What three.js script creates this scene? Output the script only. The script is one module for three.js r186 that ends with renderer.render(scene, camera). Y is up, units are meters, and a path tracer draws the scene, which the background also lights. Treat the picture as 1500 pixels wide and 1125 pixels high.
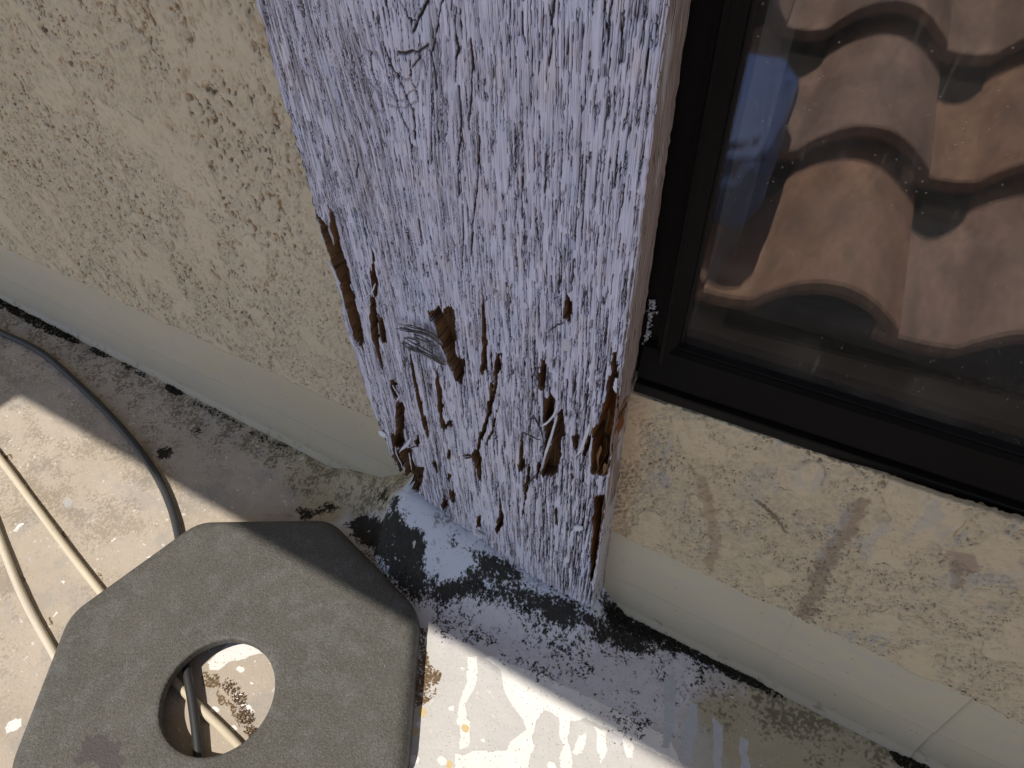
import * as THREE from 'three';
import { mergeGeometries } from 'three/addons/utils/BufferGeometryUtils.js';

// ---------------------------------------------------------------- camera, sky, sun, exposure
const scene = new THREE.Scene();
const camera = new THREE.PerspectiveCamera(2 * Math.atan(562.5 / 1095.78) * 180 / Math.PI, 4 / 3, 0.02, 200);
camera.position.set(0.10088, 0.7623, 0.32497);
camera.up.set(-0.3616, 0.6378, -0.6801);
camera.lookAt(0.10088 - 0.3341, 0.7623 - 0.7696, 0.32497 - 0.5441);
scene.add(camera);

const SUN = new THREE.Vector3(-0.15, 1, 0.48).normalize();
{
  const w = 256, h = 128, d = new Float32Array(w * h * 4);
  for (let j = 0; j < h; j++) for (let i = 0; i < w; i++) {
    const el = ((j + 0.5) / h - 0.5) * Math.PI, k = (j * w + i) * 4, s = Math.sin(el);
    let c;
    if (s > 0) { const q = Math.pow(1 - s, 2.4); c = [0.17 + 1.16 * q, 0.25 + 1.15 * q, 0.46 + 1.08 * q]; } else c = [0.34, 0.31, 0.27];
    for (let m = 0; m < 3; m++) d[k + m] = c[m] * 0.95;
    d[k + 3] = 1;
  }
  const sky = new THREE.DataTexture(d, w, h, THREE.RGBAFormat, THREE.FloatType);
  sky.mapping = THREE.EquirectangularReflectionMapping; sky.magFilter = THREE.LinearFilter; sky.needsUpdate = true;
  scene.background = sky; scene.environment = sky;
}
const sun = new THREE.DirectionalLight(0xfff6ea, 4.0);
sun.position.copy(SUN).multiplyScalar(8).add(new THREE.Vector3(0, 0, 0.3)); sun.target.position.set(0, 0, 0.3);
sun.castShadow = true; sun.shadow.mapSize.set(4096, 4096); sun.shadow.camera.left = -3; sun.shadow.camera.right = 3; sun.shadow.camera.top = 3; sun.shadow.camera.bottom = -3;
sun.shadow.camera.far = 20; sun.shadow.radius = 0.6; sun.name = 'sun';
scene.add(sun, sun.target);
const renderer = new THREE.WebGLRenderer({ antialias: true });
renderer.toneMapping = THREE.LinearToneMapping;
renderer.toneMappingExposure = 1.08;
renderer.shadowMap.enabled = true;

// ---------------------------------------------------------------- helpers
let seed = 7;
const rnd = () => { seed = (seed * 1664525 + 1013904223) >>> 0; return seed / 4294967296; };
const rr = (a, b) => a + (b - a) * rnd();
const clamp = (x, a = 0, b = 1) => x < a ? a : x > b ? b : x;
const mix = (a, b, t) => a + (b - a) * t;
const sm = (a, b, x) => { const t = clamp((x - a) / (b - a)); return t * t * (3 - 2 * t); };
function hash(i, j, s) { let h = (Math.imul(i, 374761393) + Math.imul(j, 668265263) + Math.imul(s, 974634777)) | 0; h = Math.imul(h ^ (h >>> 13), 1274126177); h ^= h >>> 16; return (h >>> 0) / 4294967296; }
function vn(x, y, s = 0) {
  const i = Math.floor(x), j = Math.floor(y); let fx = x - i, fy = y - j; fx = fx * fx * (3 - 2 * fx); fy = fy * fy * (3 - 2 * fy);
  const a = hash(i, j, s), b = hash(i + 1, j, s), c = hash(i, j + 1, s), d = hash(i + 1, j + 1, s);
  return a + (b - a) * fx + (c - a) * fy + (a - b - c + d) * fx * fy;
}
function fbm(x, y, o, s = 0) { let v = 0, a = 0.5, n = 0; for (let k = 0; k < o; k++) { v += a * vn(x, y, s + k * 17); n += a; a *= 0.5; x = x * 2.03 + 11.7; y = y * 2.03 + 5.3; } return v / n; }
const lerp3 = (a, b, t) => [mix(a[0], b[0], t), mix(a[1], b[1], t), mix(a[2], b[2], t)];
const enc = (v) => { v = clamp(v); return Math.round(255 * (v <= 0.0031308 ? 12.92 * v : 1.055 * Math.pow(v, 1 / 2.4) - 0.055)); };
const pw = (xs, ys, x) => { if (x <= xs[0]) return ys[0]; for (let k = 1; k < xs.length; k++) if (x <= xs[k]) return mix(ys[k - 1], ys[k], (x - xs[k - 1]) / (xs[k] - xs[k - 1])); return ys[ys.length - 1]; };
// a field in linear colour (3 per texel) to an sRGB texture
function colourTexture(w, h, fn, wrap = THREE.MirroredRepeatWrapping) {
  const d = new Uint8Array(w * h * 4);
  for (let j = 0; j < h; j++) for (let i = 0; i < w; i++) { const c = fn(i, j), k = (j * w + i) * 4; d[k] = enc(c[0]); d[k + 1] = enc(c[1]); d[k + 2] = enc(c[2]); d[k + 3] = 255; }
  const t = new THREE.DataTexture(d, w, h); t.colorSpace = THREE.SRGBColorSpace; t.magFilter = THREE.LinearFilter; t.minFilter = THREE.LinearMipmapLinearFilter; t.generateMipmaps = true;
  t.wrapS = t.wrapT = wrap; t.needsUpdate = true; return t;
}
function greyTexture(w, h, fn, wrap = THREE.MirroredRepeatWrapping) {
  const d = new Uint8Array(w * h * 4);
  for (let j = 0; j < h; j++) for (let i = 0; i < w; i++) { const c = Math.round(255 * clamp(fn(i, j))), k = (j * w + i) * 4; d[k] = d[k + 1] = d[k + 2] = c; d[k + 3] = 255; }
  const t = new THREE.DataTexture(d, w, h); t.magFilter = THREE.LinearFilter; t.wrapS = t.wrapT = wrap; t.needsUpdate = true; return t;
}
function std(rgb, o = {}) { const m = new THREE.MeshPhysicalMaterial({ roughness: 0.85, specularIntensity: .35, side: THREE.DoubleSide, ...o }); m.color.setRGB(...rgb); return m; }
const taken = {};
function numbered(n) { if (taken[n] === undefined) { taken[n] = 0; return n; } taken[n]++; return n + '_' + String(taken[n]).padStart(3, '0'); }
function mesh(name, g, m, parent = scene) { const o = new THREE.Mesh(g, m); o.name = parent === scene ? numbered(name) : name; o.castShadow = o.receiveShadow = true; parent.add(o); return o; }
function tag(o, label, category, group) { o.userData.label = label; o.userData.category = category; if (group) o.userData.group = group; return o; }
function structure(o, label, category) { o.userData.kind = 'structure'; return tag(o, label, category); }
function thing(name, label, category, group) { const o = new THREE.Group(); o.name = numbered(name); o.userData.kind = 'thing'; scene.add(o); return tag(o, label, category, group); }
function box(x0, x1, y0, y1, z0, z1) { const g = new THREE.BoxGeometry(x1 - x0, y1 - y0, z1 - z0); g.translate((x0 + x1) / 2, (y0 + y1) / 2, (z0 + z1) / 2); return g; }
// grid of nx by ny cells from fn(i, j) -> [x, y, z, u, v]
function grid(nx, ny, fn) {
  const p = new Float32Array((nx + 1) * (ny + 1) * 3), uv = new Float32Array((nx + 1) * (ny + 1) * 2), idx = new Uint32Array(nx * ny * 6);
  let k = 0;
  for (let j = 0; j <= ny; j++) for (let i = 0; i <= nx; i++, k++) { const q = fn(i, j); p[k * 3] = q[0]; p[k * 3 + 1] = q[1]; p[k * 3 + 2] = q[2]; uv[k * 2] = q[3]; uv[k * 2 + 1] = q[4]; }
  k = 0;
  for (let j = 0; j < ny; j++) for (let i = 0; i < nx; i++) { const a = j * (nx + 1) + i, b = a + 1, c = a + nx + 1, d = c + 1; idx[k++] = a; idx[k++] = b; idx[k++] = d; idx[k++] = a; idx[k++] = d; idx[k++] = c; }
  const g = new THREE.BufferGeometry(); g.setAttribute('position', new THREE.BufferAttribute(p, 3)); g.setAttribute('uv', new THREE.BufferAttribute(uv, 2)); g.setIndex(new THREE.BufferAttribute(idx, 1)); g.computeVertexNormals(); return g;
}
function inPoly(a, x, y) { let r = false; for (let i = 0, j = a.length - 2; i < a.length; j = i, i += 2) { const xi = a[i], yi = a[i + 1], xj = a[j], yj = a[j + 1]; if ((yi > y) !== (yj > y) && x < (xj - xi) * (y - yi) / (yj - yi) + xi) r = !r; } return r; }
function bbox(a, m) { let b = [1e9, 1e9, -1e9, -1e9]; for (let i = 0; i < a.length; i += 2) { b[0] = Math.min(b[0], a[i] - m); b[1] = Math.min(b[1], a[i + 1] - m); b[2] = Math.max(b[2], a[i] + m); b[3] = Math.max(b[3], a[i + 1] + m); } return b; }
function distPoly(a, x, y) { let r = 1e9; for (let i = 0; i + 3 < a.length; i += 2) { const dx = a[i + 2] - a[i], dy = a[i + 3] - a[i + 1], t = clamp(((x - a[i]) * dx + (y - a[i + 1]) * dy) / (dx * dx + dy * dy + 1e-9)); r = Math.min(r, Math.hypot(x - a[i] - t * dx, y - a[i + 1] - t * dy)); } return r; }

// ---------------------------------------------------------------- outlines measured on the board (mm from its left edge and above the deck) and on the deck (mm)
const HOLES = [
[5, [0.2, 439.7, 0.7, 418.7, 2.2, 397.8, 3.9, 378.1, 3.4, 353.8, 3.1, 328, 3.3, 314.6, 8.4, 306.1, 12.8, 319.4, 14.9, 344.1, 14.7, 371, 12.5, 386.4, 10, 403.1, 7.3, 420.1, 4.7, 436.4]],
[4, [13.2, 450.9, 15.4, 446, 15.6, 428.4, 14.8, 413.6, 16.2, 401.3, 16.3, 384.5, 13.6, 380, 10.2, 387.7, 10.1, 407.5, 10, 420.1, 10.8, 436.6]],
[4, [44, 425, 45.2, 423.4, 42.8, 412, 42.8, 394.7, 39.2, 380.7, 36.4, 377.1, 36.7, 387.6, 39.1, 404.1]],
[5, [32.2, 375.2, 35.4, 375.5, 33.4, 352.8, 29.2, 327.6, 27.8, 307.7, 26.7, 287, 24.7, 300.5, 23.6, 324.8, 26.3, 349.5]],
[4, [35.8, 356.4, 39.3, 355.6, 37.8, 327.9, 33, 324.1, 32.9, 334.7]],
[6, [85.5, 383.2, 93.7, 389.2, 96.2, 393.3, 97.9, 388.9, 103.2, 396.5, 107.7, 397.9, 107.9, 387.9, 106.2, 366, 104.4, 345.1, 111.5, 346.4, 110.8, 333, 107, 314.5, 102.5, 317.5, 98.5, 328.9, 94.5, 347.7, 91.1, 360.9, 89.9, 374.7, 85.9, 377.6]],
[3, [134, 433.5, 133.8, 408.8, 134.6, 391.6, 134.1, 372.9, 131.1, 346.6, 126.6, 336.9, 125.8, 343.7, 129.7, 365.8, 131.6, 390.2, 132.1, 412.2]],
[4, [141.1, 368.1, 143.3, 366.8, 142.9, 350.5, 138.6, 343.5, 139.7, 356.3]],
[4, [194.4, 447.8, 196.3, 447.1, 197.8, 442.1, 197.9, 427.3, 193.9, 427.4, 193.4, 436.1]],
[5, [177.1, 381.5, 179.6, 382.4, 180.1, 368.4, 179.3, 350, 176, 349.1, 175.7, 366]],
[3, [138.7, 341.8, 141.5, 347.2, 137.4, 318.2, 129.2, 284.3, 118.7, 242.4, 116.8, 241.1, 127, 282.9, 135.3, 317]],
[3, [61, 333.1, 61.3, 314.3, 61.7, 288.8, 62.2, 261.7, 60.9, 228.1, 62.8, 215.4, 59.8, 211.7, 58.2, 226.3, 57.6, 262.1, 57.6, 301]],
[3, [85, 321.6, 84.7, 301.9, 83.6, 271.4, 82.2, 245.1, 79.2, 239.8, 80.1, 269.4, 81.1, 299.9]],
[5, [183.9, 348.3, 187.3, 346.4, 187.9, 342.3, 187.7, 329.7, 186.2, 321.7, 180.5, 311, 180.1, 325, 181.2, 339.5, 182.8, 342.1]],
[5, [180.6, 307.3, 187, 317.5, 186.4, 297.4, 182.4, 277.8, 179.4, 266.2, 181.1, 288.7]],
[5, [191.2, 328.4, 194.6, 337.3, 195.9, 315.9, 196.2, 306.3, 194.2, 302.5, 193.4, 284, 193.2, 271.8, 191.3, 255.2, 189.7, 245.4, 185.3, 241.4, 178.6, 235.7, 177.7, 242.3, 182.5, 262.9, 186.6, 285.9, 189.6, 310.6, 191, 320]],
[5, [206.6, 318, 208.3, 314.3, 207.7, 301.4, 206.3, 294.1, 203.5, 303.7, 204.9, 309.6]],
[5, [215.5, 320.2, 217.2, 317.7, 217, 307.7, 215.3, 293.9, 213, 289.7, 214.7, 306.1]],
[5, [157.5, 237.9, 159.7, 255.3, 160.9, 237.5, 158.1, 227.3, 155.6, 228.5]],
[4, [164.7, 243.1, 166.5, 241.5, 164.8, 220.9, 162.5, 220.7]],
[4, [174.1, 252.7, 176.5, 251.6, 175.1, 239, 173, 225.5, 171.5, 227.4]],
[9, [227.4, 385.3, 232.4, 388.1, 233.3, 378.4, 234.4, 376.5, 235.6, 361.4, 236.1, 347.9, 236.1, 336.4, 234.5, 325.5, 235.1, 309.4, 233.2, 300.6, 233.6, 286.6, 233.4, 279.2, 221.2, 270.2, 221.2, 288.9, 220.6, 305.8, 220.2, 318, 218.9, 329.2, 223.1, 333.8, 224.2, 345.1, 226, 355.5, 226.9, 367.8, 227.2, 380.1]],
[6, [228.6, 414.7, 229.9, 411.1, 230.5, 402.8, 231.7, 396.3, 232.5, 378.3, 232.2, 373.8, 227.2, 370.9, 226.6, 378.7, 227.2, 388.4, 228.6, 395.5, 228.7, 405.3]],
[9, [224.5, 240.2, 233.6, 247.4, 234.5, 234.7, 234.3, 211.6, 233.9, 188.8, 233.1, 172.4, 233.3, 152.2, 233.3, 126.4, 232.2, 104.8, 230.9, 91.7, 229.8, 100.1, 231.4, 122.3, 228.9, 126.5, 228.5, 153.9, 228.8, 184.3, 225.6, 204.2, 227, 214.5]],
[5, [30.8, 275.6, 38, 278.4, 35.4, 269.6, 38.5, 265.2, 32.9, 250.5, 39.7, 250.7, 39.6, 241.5, 35.9, 223.1, 27.1, 219, 30.2, 235.8, 34, 251.2, 30.9, 258.3, 30.1, 266.5]],
[6, [26, 215.4, 34.8, 222.4, 34.3, 211, 31, 194.4, 32.2, 189.3, 22, 167.3, 18.7, 172.7, 20.3, 187.4]],
[7, [21.3, 163.8, 29.6, 174, 37.6, 178, 35.1, 162.4, 36.7, 146, 47.9, 155.7, 44.2, 138.4, 36.3, 114.6, 19.5, 101.9, 22.8, 134.2, 21.6, 152.9]],
[6, [16.7, 190.9, 19.7, 184, 17.7, 167.5, 20.6, 140.9, 18.2, 100.9, 15.6, 98.9, 14.7, 126.8, 11.3, 150.5]],
[5, [83.8, 304.3, 85.7, 298.4, 84.3, 287.1, 84.5, 273.9, 83.5, 268.3, 79.6, 261.5, 79.6, 270.9, 82.4, 285.9]],
[4, [60, 242.9, 63.9, 246.6, 63.9, 236.7, 63.2, 221.3, 61.1, 212.2, 60.4, 219.4, 60.6, 234.6]],
[4, [81.5, 259.5, 83.3, 250.3, 84.8, 247.4, 90.7, 258.2, 90.1, 249.5, 84.4, 243.8, 81, 237.7, 79, 239.7]],
[4, [137.3, 334.4, 139.4, 335.6, 136.8, 314.5, 133.3, 303.3, 130.2, 287.3, 125.6, 267.2, 119.9, 247.9, 115.8, 228.9, 118, 222, 115.9, 200.4, 115.2, 178.6, 112.8, 179.9, 111.8, 197.4, 108.8, 206.9, 108.9, 219.9, 111.3, 226, 114.5, 232.1, 118, 249.3, 124.5, 272.7, 129.2, 292.6, 133.4, 306.8]],
[3, [140.8, 311.3, 137.2, 291.6, 133.7, 274.9, 125.5, 244.4, 124.4, 244, 130.2, 265, 134.9, 287.9]],
[4, [49.5, 208.1, 49.3, 197.8, 45.2, 190, 45.2, 198.1]],
[4, [63.1, 175.2, 65, 172.7, 64.5, 156.6, 62.9, 161.8, 59.7, 170.5]],
[4, [83.5, 210.9, 85.1, 210.6, 83.1, 197.6, 80.6, 194, 81.1, 202]],
[4, [77.5, 167.8, 79.6, 166.1, 76.8, 150.4, 75.6, 156.8]],
[5, [66.5, 118.5, 69.3, 105.3, 62.9, 79.5, 61.4, 94.4]],
[5, [75, 136.6, 81.1, 132.1, 77.5, 111, 73.4, 117.4]],
[5, [31.3, 144.6, 44.3, 149.9, 42.4, 127.8, 32.4, 98.5, 22.2, 97.3, 23.5, 122.2]],
[5, [133.5, 159, 136.2, 138.2, 134.3, 114.7, 127.5, 93.1, 125.4, 96.8, 131.3, 125.4]],
[4, [156.7, 245.1, 160.1, 279.7, 159.9, 233.8, 156.3, 226.9, 154.6, 236.8]],
[4, [105.4, 105.8, 109.7, 113.9, 106.6, 89.8, 102.3, 83.2]],
[3, [162.3, 221.4, 164.8, 237.3, 165.6, 216.7, 160.3, 174.5, 157.3, 147.4, 156.1, 148.5, 159.6, 178]],
[3, [190, 190.9, 192.7, 197, 193.8, 166, 191.5, 166.1]],
[3, [132.6, 320.9, 135.7, 333.5, 135.2, 314.1, 130.7, 291.2, 124.8, 266, 123, 265.5, 128.7, 292.9]],
[3, [100.1, 214.2, 108.7, 218.4, 108.9, 215, 99.8, 211.5]]
];
const CRACKS = [
[1.2, [99.1, 603.3, 100.9, 601, 102.5, 597.8, 103.7, 595.4, 107.3, 594.4]],
[2.2, [116, 606.4, 113.3, 602.1, 109.9, 597.1, 107.7, 593.6, 104.8, 588.5]],
[1.4, [125.2, 608.1, 123.2, 603.9, 121.1, 598, 119.4, 592.8, 117.9, 587.1, 116.1, 581.7]],
[2.4, [93.9, 575.7, 98.3, 576.6, 103.2, 578.9, 106, 578.6, 109.1, 580.9, 113.7, 584.4]],
[1, [97, 575.6, 98.2, 572.5]],
[0.8, [106.7, 577.8, 106.2, 574.8, 101.8, 569.9]],
[1.6, [113.8, 581.2, 114.9, 577.2, 115.2, 571, 115.3, 565.2, 115.6, 561]],
[1.4, [131.8, 605.6, 130.8, 598.6, 130.2, 590.2, 130.9, 586.7, 130.6, 583.5, 129.2, 580.9, 128.3, 575, 128.4, 568.3]],
[2, [139.1, 592, 138.9, 582.5, 138, 573, 137.4, 565.6, 136.3, 559.1]],
[1.2, [84.2, 578.1, 86.6, 572.4, 87.7, 565.7, 90.8, 563.4, 93.1, 556.8, 94.9, 549.3]],
[1.2, [74.9, 572.7, 73.6, 561.4, 75.2, 554.5, 75.8, 547.2]],
[0.9, [99.2, 564.9, 101.1, 558.7, 102.6, 552.9]],
[1.6, [84.4, 578.9, 89.1, 565.3, 94.4, 553.7, 97.8, 542.6, 96.4, 526.7]],
[1.8, [139.5, 592.8, 138.9, 577.9, 135.9, 559, 133.8, 542.8]],
[1.8, [140.3, 540.5, 137.9, 523, 134.7, 500.8, 130.3, 476.3, 127.5, 452.9]],
[1.4, [115, 580.8, 115.3, 567.7, 115.6, 561.5]],
[1.2, [112.8, 559.6, 109.1, 537.3, 105.3, 513.1]],
[1.8, [130.9, 597.6, 131, 585.4, 128.6, 575.6]],
[2, [167.9, 610, 167.6, 600.7, 168.8, 596.8]],
[1.4, [183.2, 618.7, 182.5, 603.8, 181.3, 588.7]],
[1.6, [129.7, 566.2, 128.8, 542.7, 124.2, 518.8, 122.7, 496.8]],
[1.3, [10, 586.9, 11, 576.1, 10.2, 564.5]],
[1.4, [25.4, 587.3, 25.4, 575.2, 28.8, 565.9]],
[1.3, [17.5, 515.4, 16.8, 501]],
[1.3, [165.2, 522.8, 164.5, 495.2]],
[1.4, [179.6, 541.1, 179.7, 517.3]],
[1.6, [41.6, 462.6, 42.2, 436.3]],
[1.3, [89.4, 468.5, 89.6, 446.5]],
[1.4, [49.7, 515, 49.4, 499.3, 45, 484.7]],
[1.4, [92.1, 512.1, 93, 527.2, 87.9, 542.7, 84.7, 557.9, 82.6, 577.3, 83.4, 591.5]],
[1.8, [41.9, 451.6, 41.2, 435.9, 40.7, 427.8]],
[1.8, [23.8, 400, 23.1, 379.4, 23, 367.6]],
[1.6, [87.2, 430, 87.5, 420]],
[1.4, [78, 430.3, 81.2, 421.5]],
[1.6, [55.4, 338.1, 51.1, 300.4]],
[1.6, [120.3, 389.2, 120, 375.2]],
[2.2, [207.2, 456.6, 208.5, 451.6]],
[3, [217.5, 456.5, 218.2, 452.3]],
[1.8, [197.9, 478.2, 197.6, 453.3]],
[1.6, [189, 467.7, 188.9, 447.6]],
[2, [221.5, 441.5, 221.7, 417.5]],
[2, [228.9, 414.8, 229.5, 397.8]],
[1.8, [218.6, 405.2, 218.2, 391.6]],
[1.8, [197, 370.5, 197.2, 329.6]],
[1.4, [124.5, 490.9, 123, 466.6, 120.3, 447.2]],
[1.4, [123.1, 329.1, 120.4, 308.2]],
[2.5, [186.3, 384.8, 186.1, 377.6]],
[2, [193.7, 381.8, 193.9, 376]],
[1.6, [158.8, 336.1, 158.6, 293.9, 159.7, 253.9]],
[1.4, [169.6, 367.5, 170.1, 334.7]],
[1.4, [203.4, 381.2, 204.3, 336.7]],
[1.6, [212.1, 376.6, 213, 342.1]],
[1.6, [195.8, 272.7, 195, 217.5]],
[1.6, [203.8, 272, 205.3, 195.7]],
[1.6, [181.9, 236, 178.8, 148.9, 180.2, 56]],
[1.5, [171, 213.6, 170.7, 166.9]],
[1.5, [211.4, 277.5, 211.4, 230.5]],
[1.6, [132.8, 191.9, 129.3, 149.4]],
[1.6, [109.3, 181.9, 109.3, 150.1]],
[1.6, [60.9, 244.8, 62, 218.4]]
];
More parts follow.
